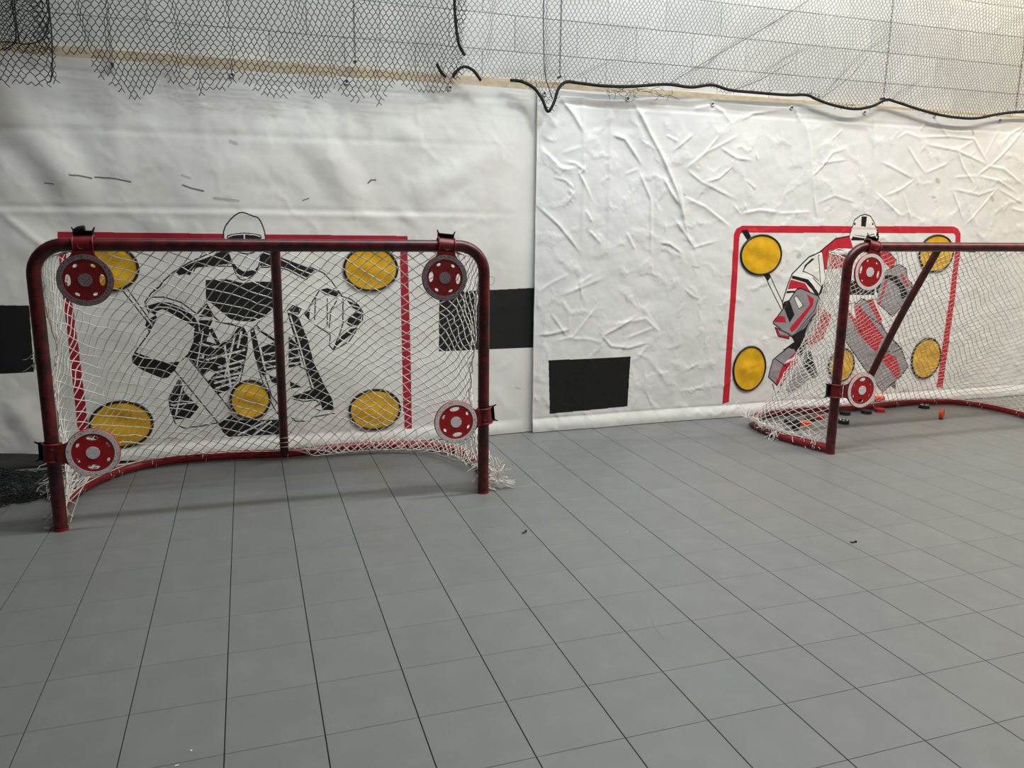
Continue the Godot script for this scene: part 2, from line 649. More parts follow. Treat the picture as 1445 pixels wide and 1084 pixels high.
func build_banners() -> void:
	var cols := {"k": rgb(15, 15, 16), "w": rgb(233, 231, 225), "r": rgb(196, 30, 48), "m": rgb(168, 16, 40), "g": rgb(150, 144, 149), "d": rgb(96, 92, 96), "p": rgb(222, 196, 188), "s": rgb(120, 118, 116), "t": rgb(196, 192, 186)}
	# --- line-art banner
	var s := Sheet.new(-2.9, 1.2, 0.012, 0.014)
	s.h2.resize(s.h.size())
	for c in CREASE_LEFT:
		s.crease(c[0] * (0.75 if c[1] > 0.015 else 0.6), c[1] * (1.25 if c[1] > 0.015 else 1.0), c[2], false)
	relief(s, 41, 0.024, 0.0025, 0.003)
	hem(s)
	# pinned flat where the next banner laps over it
	for j in s.ny + 1:
		for i in s.nx + 1:
			var x := s.x0 + (s.x1 - s.x0) * i / s.nx
			s.h[j * (s.nx + 1) + i] *= clampf((1.05 - x) * 5.0, 0.05, 1.0)
	s.bot = func(x): return step_curve(x, [[-2.9, 0.13], [-1.95, 0.11], [-1.72, 0.085], [-1.4, 0.02], [-1.2, 0.004], [1.2, 0.004]])
	s.top = func(x): return 2.12 + 0.004 * sin(x * 3.1)
	var img := cloth_image(2048, 1092, rgb(226, 223, 216), rgb(239, 237, 230), 51)
	paint(img, PRINT_LEFT, s, cols)
	var t := thing("printed_banner", "off-white canvas banner printed with a black line-art goalie", "banner", Vector3.ZERO, 0.0, "banners hung on the wall")
	var sh := inst(t, "cloth", sheet_mesh(s, cloth_material(img, 0.62)))
	sh.set_meta("label", "off-white canvas with black line-art print")
	pockets(t, s, POCKETS_LEFT)
	for g in [[-2.35, 2.09], [-0.65, 2.09], [-0.05, 2.095], [0.54, 2.1]]:
		grommet(t, s, g[0], g[1])
	# --- coloured banner, overlapping the first
	var r := Sheet.new(1.075, 6.0, 0.0072, 0.028)
	r.h2.resize(r.h.size())
	for c in CREASE_RIGHT:
		r.crease(c[0] * 0.52, c[1] * 1.3, c[2], true)
	relief(r, 61, 0.016, 0.0035, 0.006)
	hem(r)
	r.bot = func(_x): return 0.004
	r.top = func(x): return 2.13 + 0.008 * (x - 1.0) + 0.004 * sin(x * 2.3)
	var img2 := cloth_image(2048, 832, rgb(224, 223, 219), rgb(233, 232, 229), 71)
	paint(img2, PRINT_RIGHT, r, cols)
	var t2 := thing("printed_banner", "crumpled white vinyl banner printed with a red and grey goalie", "banner", Vector3.ZERO, 0.0, "banners hung on the wall")
	inst(t2, "cloth", sheet_mesh(r, cloth_material(img2, 0.42)))
	var e := MB.new()
	var edge := PackedVector3Array()
	for k in 90:
		var y := 0.01 + 2.1 * k / 89.0
		edge.append(Vector3(1.077, y, r.z(1.08, y)))
	e.tube(edge, 0.004, 6)
	part(t2, "side_hem", e, plain(rgb(226, 224, 219), 0.5))
	pockets(t2, r, POCKETS_RIGHT)
	for g in [[1.12, 2.1], [1.676, 2.103], [2.282, 2.106], [2.895, 2.118], [3.5, 2.12], [4.126, 2.13], [4.745, 2.13]]:
		grommet(t2, r, g[0], g[1])

func grommet(t: Node3D, s: Sheet, x: float, y: float) -> void:
	var b := MB.new()
	var ring := PackedVector3Array()
	for k in 16:
		ring.append(Vector3(x + 0.011 * cos(TAU * k / 16), y + 0.011 * sin(TAU * k / 16), s.z(x, y) + 0.004))
	b.tube(ring, 0.0042, 6, true)
	var g := part(t, "grommet", b, plain(rgb(225, 225, 222), 0.35, 0.4))
	var c := MB.new()
	var z := s.z(x, y) + 0.003
	c.tube(pts([Vector3(x, y, z - 0.004), Vector3(x, y, z + 0.004)]), 0.0048, 10)
	part(g, "screw_head", c, plain(rgb(96, 96, 100), 0.4, 0.8))

func pockets(t: Node3D, s: Sheet, list: Array) -> void:
	for p in list:
		var b := MB.new()
		var rings := 8
		var seg := 40
		var base := b.vert(Vector3(p[0], p[1], s.z(p[0], p[1]) + 0.004), Vector3.BACK)
		for r in range(1, rings + 1):
			for k in seg:
				var a := TAU * k / seg
				var x: float = p[0] + p[2] * r / rings * cos(a)
				var y: float = p[1] + p[3] * r / rings * sin(a)
				var f := float(r) / rings
				# slack cloth with a shallow sag fold
				var sag := 0.006 * (1.0 - f * f) * sin((x * 3.0 + y * 9.0) * 4.0 + p[0] * 5.0)
				b.vert(Vector3(x, y, s.z(x, y) + 0.006 + sag * 0.8), Vector3.BACK)
		for k in seg:
			b.tri(base, 1 + k, 1 + (k + 1) % seg)
		for r in rings - 1:
			for k in seg:
				var a := 1 + r * seg + k
				var c := 1 + r * seg + (k + 1) % seg
				b.tri(a, a + seg, c + seg)
				b.tri(a, c + seg, c)
		# normals from the faces
		for i in b.n.size():
			b.n[i] = Vector3.ZERO
		for i in range(0, b.idx.size(), 3):
			var g := -(b.v[b.idx[i + 1]] - b.v[b.idx[i]]).cross(b.v[b.idx[i + 2]] - b.v[b.idx[i]])
			for k in 3:
				b.n[b.idx[i + k]] += g
		for i in b.n.size():
			b.n[i] = b.n[i].normalized()
		var o := part(t, "target_pocket", b, mats.yellow, "yellow cloth pocket with black binding")
		var rim := PackedVector3Array()
		for k in 48:
			var a := TAU * k / 48
			var x: float = p[0] + p[2] * cos(a)
			var y: float = p[1] + p[3] * sin(a)
			rim.append(Vector3(x, y, s.z(x, y) + 0.004))
		var q := MB.new()
		q.tube(rim, 0.0075, 6, true)
		part(o, "binding", q, mats.binding)

# ---------------------------------------------------------------- goals
# local frame of a goal: origin on the floor in the middle of the goal mouth, mouth facing +z
const HALF := 0.9485
const BAR_Y := 1.224
const TUBE := 0.0275
const BASE_SQUARE := [[-0.9485, 0.0], [-1.005, -0.1641], [-1.04, -0.3281], [-1.045, -0.4825], [-1.015, -0.6562], [-0.93, -0.7913], [-0.78, -0.8685], [-0.55, -0.9023], [-0.28, -0.8926], [0.0, -0.8637], [0.28, -0.8926], [0.55, -0.9023], [0.78, -0.8685], [0.93, -0.7913], [1.015, -0.6562], [1.045, -0.4825], [1.04, -0.3281], [1.005, -0.1641], [0.9485, 0.0]]
const BASE_ROUND := [[-0.9485, 0.0], [-0.985, -0.1641], [-1.0, -0.3281], [-0.975, -0.4825], [-0.915, -0.6272], [-0.83, -0.7623], [-0.7, -0.854], [-0.5, -0.9023], [-0.25, -0.8974], [0.0, -0.8637], [0.25, -0.8974], [0.5, -0.9023], [0.72, -0.8589], [0.88, -0.772], [0.98, -0.6369], [1.02, -0.4825], [1.02, -0.3281], [1.0, -0.1641], [0.9485, 0.0]]

func build_goals() -> void:
	var g1 := make_goal("hockey_goal", "whole red steel hockey goal in front of the line-art goalie banner", Vector3(-0.5075, 0, 1.032), -0.0306, BASE_ROUND, 101)
	loose_ends_left(g1)
	var g2 := make_goal("hockey_goal", "red steel hockey goal in front of the red and grey goalie banner", Vector3(3.5815, 0, 0.986), 0.0, BASE_SQUARE, 202)
	loose_ends_right(g2)

func front_path() -> PackedVector3Array:
	var p := PackedVector3Array()
	var R := 0.125
	p.append(Vector3(-HALF, 0.0, 0))
	p.append(Vector3(-HALF, 0.3, 0))
	p.append(Vector3(-HALF, 0.7, 0))
	for k in 11:
		var a := PI - PI / 2 * k / 10.0
		p.append(Vector3(-HALF + R + R * cos(a), BAR_Y - R + R * sin(a), 0))
	for k in range(1, 8):
		p.append(Vector3(lerpf(-HALF + R, HALF - R, k / 8.0), BAR_Y, 0))
	for k in 11:
		var a := PI / 2 - PI / 2 * k / 10.0
		p.append(Vector3(HALF - R + R * cos(a), BAR_Y - R + R * sin(a), 0))
	p.append(Vector3(HALF, 0.7, 0))
	p.append(Vector3(HALF, 0.3, 0))
	p.append(Vector3(HALF, 0.0, 0))
	return p

func base_pts(base: Array) -> PackedVector3Array:
	var a := []
	for q in base:
		a.append(Vector3(q[0], TUBE + 0.001, q[1]))
	return smooth(a, 6)

func make_goal(called: String, label: String, at: Vector3, turn: float, base: Array, sd: int) -> Node3D:
	var t := thing(called, label, "hockey goal", at, turn, "steel hockey goals")
	var b := MB.new()
	b.tube(front_path(), TUBE, 20)
	part(t, "front_frame", b, mats.post, "dark red scuffed steel posts and crossbar")
	var bp := base_pts(base)
	b = MB.new()
	b.tube(bp, TUBE * 0.92, 16)
	part(t, "base_frame", b, mats.base_red, "bright red steel floor tube")
	b = MB.new()
	b.tube(smooth([Vector3(0, BAR_Y - 0.01, -0.01), Vector3(0, BAR_Y - 0.006, -0.2), Vector3(0, BAR_Y - 0.02, -0.27), Vector3(0, BAR_Y - 0.11, -0.325), Vector3(0, 0.7, -0.545), Vector3(0, 0.02, -0.864)], 8), TUBE * 0.86, 14)
	part(t, "centre_brace", b, mats.post)
	b = MB.new()
	b.tube(smooth([Vector3(-HALF + 0.02, BAR_Y - 0.06, 0), Vector3(-HALF + 0.03, BAR_Y - 0.05, -0.1), Vector3(-HALF + 0.06, BAR_Y - 0.04, -0.22), Vector3(-HALF + 0.2, BAR_Y - 0.03, -0.29), Vector3(0, BAR_Y - 0.03, -0.31), Vector3(HALF - 0.2, BAR_Y - 0.03, -0.29), Vector3(HALF - 0.06, BAR_Y - 0.04, -0.22), Vector3(HALF - 0.03, BAR_Y - 0.05, -0.1), Vector3(HALF - 0.02, BAR_Y - 0.06, 0)], 6), 0.008, 8)
	part(t, "top_shelf_rod", b, mats.post)
	for s in [-1.0, 1.0]:
		b = MB.new()
		b.tube(pts([Vector3(s * HALF, 0.0, 0), Vector3(s * HALF, 0.012, 0)]), TUBE * 1.08, 20)
		part(t, "foot_cap", b, mats.base_red)
	var net := part(t, "net", goal_net(bp, sd), mats.cord, "white cord net with large diamond mesh")
	net.set_meta("kind", "stuff")
	part(t, "lacing", goal_lacing(bp, sd), mats.cord).set_meta("kind", "stuff")
	return t

func along(p: PackedVector3Array, cum: PackedFloat32Array, d: float) -> Vector3:
	var k := clampi(cum.bsearch(d) - 1, 0, p.size() - 2)
	var seg := cum[k + 1] - cum[k]
	return p[k].lerp(p[k + 1], clampf((d - cum[k]) / maxf(seg, 1e-6), 0.0, 1.0))

func lengths(p: PackedVector3Array) -> PackedFloat32Array:
	var c := PackedFloat32Array([0.0])
	for i in range(1, p.size()):
		c.append(c[i - 1] + p[i].distance_to(p[i - 1]))
	return c

# pull a point of the flat net towards a line, so that the cords bunch up into a fold
func bunch(q: Vector2, a: Vector2, b: Vector2, k: float, w: float) -> Vector2:
	var d := b - a
	var t := clampf((q - a).dot(d) / d.length_squared(), 0.0, 1.0)
	var c := a + d * t
	var off := q - c
	var r := off.length()
	var ends := minf(1.0, minf(t, 1.0 - t) * 4.0 + 0.1)
	return c + off * (1.0 - k * ends * exp(-r * r / (w * w)))

func goal_net(bp: PackedVector3Array, sd: int) -> MB:
	var cum := lengths(bp)
	var LB := cum[cum.size() - 1]
	var tp := smooth([Vector3(-HALF + 0.01, BAR_Y - 0.07, -0.01), Vector3(-HALF + 0.015, BAR_Y - 0.05, -0.11), Vector3(-HALF + 0.05, BAR_Y - 0.04, -0.22), Vector3(-HALF + 0.2, BAR_Y - 0.025, -0.29), Vector3(-0.4, BAR_Y - 0.025, -0.31), Vector3(0, BAR_Y - 0.025, -0.315), Vector3(0.4, BAR_Y - 0.025, -0.31), Vector3(HALF - 0.2, BAR_Y - 0.025, -0.29), Vector3(HALF - 0.05, BAR_Y - 0.04, -0.22), Vector3(HALF - 0.015, BAR_Y - 0.05, -0.11), Vector3(HALF - 0.01, BAR_Y - 0.07, -0.01)], 8)
	var cumt := lengths(tp)
	var LT := cumt[cumt.size() - 1]
	var n1 := FastNoiseLite.new()
	n1.seed = sd
	n1.frequency = 1.6
	var n2 := FastNoiseLite.new()
	n2.seed = sd + 5
	n2.frequency = 7.0
	var LU := 3.15
	var LV := 1.38
	var left := sd == 101
	# the nearer goal carries the coarser net
	var du := 0.042 if left else 0.03
	var dv := 0.0325 if left else 0.0235
	var nu := int(LU / du)
	# corner of the net: share of the mesh, of the floor tube and of the head rope that lies on each side
	var cu := 0.2
	var cb := 0.255
	var ct := 0.125
	var corner := func(u: float, c: float) -> float:
		if u < cu:
			return u / cu * c
		if u > 1.0 - cu:
			return 1.0 - (1.0 - u) / cu * c
		return lerpf(c, 1.0 - c, (u - cu) / (1.0 - 2.0 * cu))
	# the mesh hangs askew: its rows climb along the goal
	var skew := func(x: float) -> float:
		if left:
			return 0.34 * (x if x < 1.5 else 1.5 + 0.5 * (1.0 - exp(-(x - 1.5) * 2.0)) - 0.16 * maxf(0.0, x - 2.2))
		return -0.2 * x
	var P := func(qq: Vector2) -> Vector3:
		var q := qq
		if left:
			q = bunch(q, Vector2(1.42, 0.95), Vector2(0.85, 0.35), 0.62, 0.10)
			q = bunch(q, Vector2(0.5, 0.1), Vector2(1.1, 0.2), 0.4, 0.1)
		else:
			q = bunch(q, Vector2(0.95, 0.95), Vector2(0.5, 0.1), 0.45, 0.12)
		q += Vector2(n1.get_noise_2d(q.x, q.y), n1.get_noise_2d(q.x + 31.0, q.y)) * 0.035 * minf(1.0, 6.0 * minf(q.y, LV - q.y) / LV + 0.05)
		var u := clampf(q.x / LU, 0.0, 1.0)
		var w := clampf(q.y / LV, 0.0, 1.0)
		# top and bottom stay in step at the posts and round the corners
		var low := along(bp, cum, corner.call(u, cb) * LB)
		var high := along(tp, cumt, corner.call(u, ct) * LT)
		# the cloth leaves the floor tube over its inner top edge
		var mid := Vector3(0, 0, -0.45)
		var inw := (mid - low)
		inw.y = 0
		low += inw.normalized() * 0.022
		low.y = 0.05
		# the brace holds the middle of the net out, the rest sags inwards
		var free := smoothstep(0.02, 0.34, absf(u - 0.5))
		var f := 1.0 - pow(1.0 - w, lerpf(0.93, 1.55, free))
		var pos := Vector3(lerpf(low.x, high.x, f), lerpf(low.y, high.y, w), lerpf(low.z, high.z, f))
		# slack belly
		var belly := sin(PI * w) * (0.03 + 0.05 * n1.get_noise_2d(u * 4.0 + 50.0, w * 1.2)) * free - 0.012 * (1.0 - free) * sin(PI * w)
		pos += inw.normalized() * belly
		pos += Vector3(n2.get_noise_2d(q.x, q.y), n2.get_noise_2d(q.x + 9.0, q.y), n2.get_noise_2d(q.x, q.y + 9.0)) * 0.009 * minf(1.0, w * 8.0)
		if left and u > 0.5:
			# slack foot of the net spills forward over the tube
			var sp := smoothstep(0.5, 0.58, u) * (1.0 - smoothstep(0.86, 0.95, u)) * (1.0 - smoothstep(0.0, 0.11, w))
			pos += inw.normalized() * 0.1 * sp
			pos.y = lerpf(pos.y, 0.012 + w * 0.7, sp * 0.75)
		return pos
	var b := MB.new()
	var jmax := int((LV + 1.2) / dv)
	var jmin := -int(1.2 / dv)
	var spot := func(i: int, j: int) -> Vector2:
		return Vector2(i * du, j * dv + skew.call(i * du))
	# cords run diagonally through the knots (i + j even); a cord ends where it meets the head or foot rope
	for c0 in range(jmin - nu, jmax + nu + 1):
		if posmod(c0, 2) != 0:
			continue
		for dir in [1, -1]:
			var path := []
			for i in nu + 1:
				var q: Vector2 = spot.call(i, c0 + dir * i)
				if q.y < -dv or q.y > LV + dv:
					if path.size() > 1:
						b.tube(smooth(path, 2), 0.0026 if left else 0.0021, 4, false, false)
					path = []
					continue
				path.append(P.call(Vector2(q.x, clampf(q.y, 0.0, LV))))
			if path.size() > 1:
				b.tube(smooth(path, 2), 0.0026 if left else 0.0021, 4, false, false)
	var head := []
	var foot := []
	for i in range(0, nu + 1):
		head.append(P.call(Vector2(LU * i / nu, LV)))
		foot.append(P.call(Vector2(LU * i / nu, 0.0)))
	b.tube(pts(head), 0.0022, 5)
	b.tube(pts(foot), 0.003, 5)
	# shelf of the net from the head rope forward to the crossbar
	for i in range(2, nu - 1, 2):
		var h: Vector3 = head[i]
		var front := Vector3(clampf(h.x * 1.02, -HALF + 0.06, HALF - 0.06), BAR_Y - 0.012, -0.02)
		for sg in [-1.0, 1.0]:
			var to := front + Vector3(sg * 0.1, 0, 0)
			to.x = clampf(to.x, -HALF + 0.05, HALF - 0.05)
			b.tube(smooth([h, h.lerp(to, 0.5) + Vector3(0, -0.006, 0), to], 3), 0.0017, 4, false, false)
	return b

# cord that ties the net to the posts, the brace foot and the floor tube
func goal_lacing(bp: PackedVector3Array, sd: int) -> MB:
	var b := MB.new()
	var r := RandomNumberGenerator.new()
	r.seed = sd
	var cum := lengths(bp)
	var L := cum[cum.size() - 1]
	var d := 0.1
	while d < L - 0.1:
		var c := along(bp, cum, d)
		var c2 := along(bp, cum, d + 0.01)
		var tan := (c2 - c).normalized()
		var side := tan.cross(Vector3.UP).normalized()
		var loop := PackedVector3Array()
		for k in 13:
			var a := TAU * k / 12.0
			loop.append(c + (side * cos(a) + Vector3.UP * sin(a)) * 0.0285 + tan * (k / 12.0 - 0.5) * 0.02)
		b.tube(loop, 0.0016, 4, false, false)
		d += r.randf_range(0.06, 0.5)
	for s in [-1.0, 1.0]:
		var zig := PackedVector3Array()
		var line := PackedVector3Array()
		for k in 80:
			var y := 0.07 + 1.04 * k / 79.0
			var a := k * 1.35
			zig.append(Vector3(s * HALF + 0.034 * cos(a) * 0.75 - s * 0.0, y, -0.03 - 0.012 * sin(a)))
			line.append(Vector3(s * (HALF - 0.012), y, -0.036 + r.randf_range(-0.004, 0.004)))
		b.tube(zig, 0.0016, 4, false, false)
		b.tube(line, 0.002, 4, false, false)
	for k in 3:
		var loop := PackedVector3Array()
		for q in 13:
			var a := TAU * q / 12.0
			var y := 0.075 + 0.03 * k + 0.006 * sin(a)
			loop.append(Vector3(0.03 * cos(a), y, -0.864 + (y - 0.02) * 0.45 + 0.03 * sin(a)))
		b.tube(loop, 0.002, 5, false, false)
	return b

func curl(b: MB, r: RandomNumberGenerator, at: Vector3, dir: Vector3, length: float, wob: float, rad: float) -> void:
	var p := [at]
	var q := at
	var d := dir.normalized()
	for k in 5:
		d = (d + Vector3(r.randf_range(-1, 1), r.randf_range(-1, 1), r.randf_range(-1, 1)) * wob).normalized()
		q += d * length / 5.0
		q.y = maxf(q.y, rad + 0.001)
		p.append(q)
	b.tube(smooth(p, 4), rad, 5)

func loose_ends_left(g: Node3D) -> void:
	# frayed bunches of net at the feet of the posts and a tangle halfway up one post
	var r := RandomNumberGenerator.new()
	r.seed = 5
	var b := MB.new()
	for k in 46:
		var y := 0.03 + 0.26 * pow(r.randf(), 1.2)
		var back := r.randf_range(-0.16, -0.03)
		curl(b, r, Vector3(-HALF - 0.01 - 0.045 * r.randf(), y + 0.02, back), Vector3(-0.35 + 0.7 * r.randf(), -0.8, 0.25), r.randf_range(0.06, 0.13), 0.55, 0.0019)
	for k in 18:
		curl(b, r, Vector3(-HALF + 0.02 + 0.1 * r.randf(), 0.15 + 0.1 * r.randf(), -0.2 - 0.15 * r.randf()), Vector3(-0.5, -0.5, 0.8), 0.24, 0.25, 0.0018)
	part(g, "frayed_net_end", b, mats.cord, "frayed white cord hanging by the foot of a post").set_meta("kind", "stuff")
	b = MB.new()
	for k in 60:
		var a := r.randf() * TAU
		var u := r.randf()
		var c := Vector3(HALF + 0.05, 0.095 - 0.03 * u, -0.16 + 0.14 * u)
		curl(b, r, c + Vector3(cos(a) * 0.035, sin(a) * 0.045, r.randf_range(-0.03, 0.03)), Vector3(-sin(a), cos(a), 0.3), 0.09, 0.5, 0.0024)
	for k in 7:
		curl(b, r, Vector3(HALF + 0.05, 0.05, -0.05), Vector3(1, -0.25, 0.1 + 0.25 * r.randf()), 0.13, 0.16, 0.0024)
	part(g, "frayed_net_end", b, mats.cord, "knotted bunch of white cord with a loose tail").set_meta("kind", "stuff")
	# slack foot of the net bunched along the floor tube
	b = MB.new()
	var bp := base_pts(BASE_ROUND)
	var cum := lengths(bp)
	var L := cum[cum.size() - 1]
	var rows := []
	for j in 5:
		var row := []
		for i in 60:
			var f := i / 59.0
			var c := along(bp, cum, lerpf(0.515, 0.9, f) * L)
			var inw := Vector3(-c.x * 0.35, 0, -0.45 - c.z).normalized()
			var sag := sin(PI * minf(1.0, f * 3.0 + 0.15) * 0.5) * (1.0 - 0.25 * f)
			row.append(Vector3(c.x, 0, c.z) + inw * (0.034 + 0.013 * j * sag) + Vector3(r.randf_range(-0.006, 0.006), 0.088 - 0.0185 * j * sag + r.randf_range(-0.004, 0.004), 0))
		rows.append(row)
	for c0 in range(-5, 62):
		for dir in [1, -1]:
			var path := []
			for j in 5:
				var i: int = c0 + j if dir == 1 else c0 + 4 - j
				if i >= 0 and i < 60 and (i + j) % 2 == 0:
					path.append(rows[j][i])
			if path.size() > 1:
				b.tube(smooth(path, 2), 0.0024, 4, false, false)
	b.tube(smooth(rows[4], 2), 0.0035, 5)
	part(g, "net_foot", b, mats.cord, "slack white net bunched over the floor tube").set_meta("kind", "stuff")
	b = MB.new()
	for k in 9:
		curl(b, r, Vector3(-HALF - 0.02 - 0.015 * r.randf(), 0.84 - 0.1 * r.randf(), -0.04), Vector3(-0.4, -1, 0), 0.09, 0.6, 0.0018)
	curl(b, r, Vector3(-HALF - 0.02, 0.95, -0.03), Vector3(-0.3, -1, 0), 0.1, 0.2, 0.0015)
	part(g, "frayed_net_end", b, mats.cord, "small tangle of white cord beside a post").set_meta("kind", "stuff")
	b = MB.new()
	b.tube(smooth([Vector3(HALF + 0.02, 1.08, 0), Vector3(HALF + 0.05, 1.075, 0), Vector3(HALF + 0.045, 1.045, 0), Vector3(HALF + 0.025, 1.04, 0)], 5), 0.0009, 5)
	b.tube(smooth([Vector3(HALF + 0.025, 1.03, 0), Vector3(HALF + 0.045, 0.99, 0), Vector3(HALF + 0.055, 0.975, 0)], 5), 0.0009, 5)
	part(g, "wire_tie", b, plain(rgb(70, 70, 72), 0.5, 0.5), "thin wire end sticking out beside a post")

func loose_ends_right(g: Node3D) -> void:
	var r := RandomNumberGenerator.new()
	r.seed = 9
	var b := MB.new()
	# rough foot rope along the outside of the side tube
	for k in 150:
		var u := r.randf()
		var c := Vector3(lerpf(-1.05, -0.955, pow(u, 1.5)), 0.055 + 0.02 * r.randf(), lerpf(-0.72, -0.05, u))
		c.x -= 0.05 * sin(PI * u)
		curl(b, r, c, Vector3(0.2, -0.5 + r.randf(), 1.0 if r.randf() > 0.5 else -1.0), r.randf_range(0.05, 0.11), 0.5, 0.0018)
	for k in 9:
		curl(b, r, Vector3(-1.06, 0.06, -0.4 + 0.04 * r.randf()), Vector3(-0.4, -0.6, 0.2 * r.randf()), 0.1, 0.4, 0.002)
	part(g, "frayed_net_end", b, mats.cord, "frayed white foot rope over the floor tube").set_meta("kind", "stuff")

# ---------------------------------------------------------------- clip-on shooting targets
const TR := 0.107

func target_disc() -> MB:
	# flat round plate with six oval holes: each sector is a frame between a hole and its own borders
	var b := MB.new()
	var r0 := 0.034
	var r1 := 0.086
	var th := 0.009
	var holes := [[0.0, 0.024, 0.0112, 0.064], [60.0, 0.0105, 0.0062, 0.067], [120.0, 0.0105, 0.0062, 0.067], [180.0, 0.024, 0.0112, 0.064], [240.0, 0.0105, 0.0062, 0.067], [300.0, 0.0105, 0.0062, 0.067]]
	for h in holes:
		var a0 := deg_to_rad(h[0] - 30.0)
		var a1 := deg_to_rad(h[0] + 30.0)
		var am := deg_to_rad(h[0])
		var N := 24
		var inn := []
		var outr := []
		var c := Vector2(cos(am), sin(am)) * float(h[3])
		var rad := Vector2(cos(am), sin(am))
		var tg := Vector2(-sin(am), cos(am))
		for k in N:
			var a := TAU * k / N
			inn.append(c + tg * float(h[1]) * cos(a) + rad * float(h[2]) * sin(a))
			# same bearing in the sector's own (angle, radius) square
			var dx := cos(a)
			var dy := sin(a)
			var s := 1.0 / maxf(absf(dx), absf(dy))
			var fa := lerpf(a0, a1, (dx * s + 1.0) * 0.5)
			var fr := lerpf(r0, r1, (dy * s + 1.0) * 0.5)
			outr.append(Vector2(cos(fa), sin(fa)) * fr)
		for k in N:
			var k2 := (k + 1) % N
			var i0: Vector2 = inn[k]
			var i1: Vector2 = inn[k2]
			var o0: Vector2 = outr[k]
			var o1: Vector2 = outr[k2]
			b.quad(Vector3(i0.x, i0.y, th), Vector3(i1.x, i1.y, th), Vector3(o1.x, o1.y, th), Vector3(o0.x, o0.y, th), Vector3.BACK)
			b.quad(Vector3(i0.x, i0.y, 0), Vector3(i1.x, i1.y, 0), Vector3(o1.x, o1.y, 0), Vector3(o0.x, o0.y, 0), Vector3.FORWARD)
			var inward := (c - (i0 + i1) * 0.5).normalized()
			b.quad(Vector3(i0.x, i0.y, 0), Vector3(i1.x, i1.y, 0), Vector3(i1.x, i1.y, th), Vector3(i0.x, i0.y, th), Vector3(inward.x, inward.y, 0))
	var S := 48
	for k in S:
		var a := TAU * k / S
		var a2 := TAU * (k + 1) / S
		var d := Vector3(cos(a), sin(a), 0)
		var d2 := Vector3(cos(a2), sin(a2), 0)
		var z := Vector3(0, 0, th)
		b.quad(z, d * r0 + z, d2 * r0 + z, z, Vector3.BACK)
		b.quad(Vector3.ZERO, d * r0, d2 * r0, Vector3.ZERO, Vector3.FORWARD)
		b.quad(d * r1 + z, d * (TR - 0.002) + z, d2 * (TR - 0.002) + z, d2 * r1 + z, Vector3.BACK)
		b.quad(d * r1, d * TR, d2 * TR, d2 * r1, Vector3.FORWARD)
		b.quad(d * TR, d2 * TR, d2 * TR + z * 0.75, d * TR + z * 0.75, (d + d2).normalized())
		b.quad(d * TR + z * 0.75, d2 * TR + z * 0.75, d2 * (TR - 0.002) + z, d * (TR - 0.002) + z, ((d + d2).normalized() + Vector3.BACK).normalized())
	return b

func annulus(ra: float, rb: float, z0: float, z1: float) -> MB:
	var b := MB.new()
	var S := 48
	for k in S:
		var a := TAU * k / S
		var a2 := TAU * (k + 1) / S
		var d := Vector3(cos(a), sin(a), 0)
		var d2 := Vector3(cos(a2), sin(a2), 0)
		var p := Vector3(0, 0, z1)
		b.quad(d * ra + p, d * rb + p, d2 * rb + p, d2 * ra + p, Vector3.BACK)
		b.quad(d * rb + Vector3(0, 0, z0), d2 * rb + Vector3(0, 0, z0), d2 * rb + p, d * rb + p, (d + d2).normalized())
		if ra > 0.0:
			b.quad(d * ra + Vector3(0, 0, z0), d2 * ra + Vector3(0, 0, z0), d2 * ra + p, d * ra + p, -(d + d2).normalized())
	return b

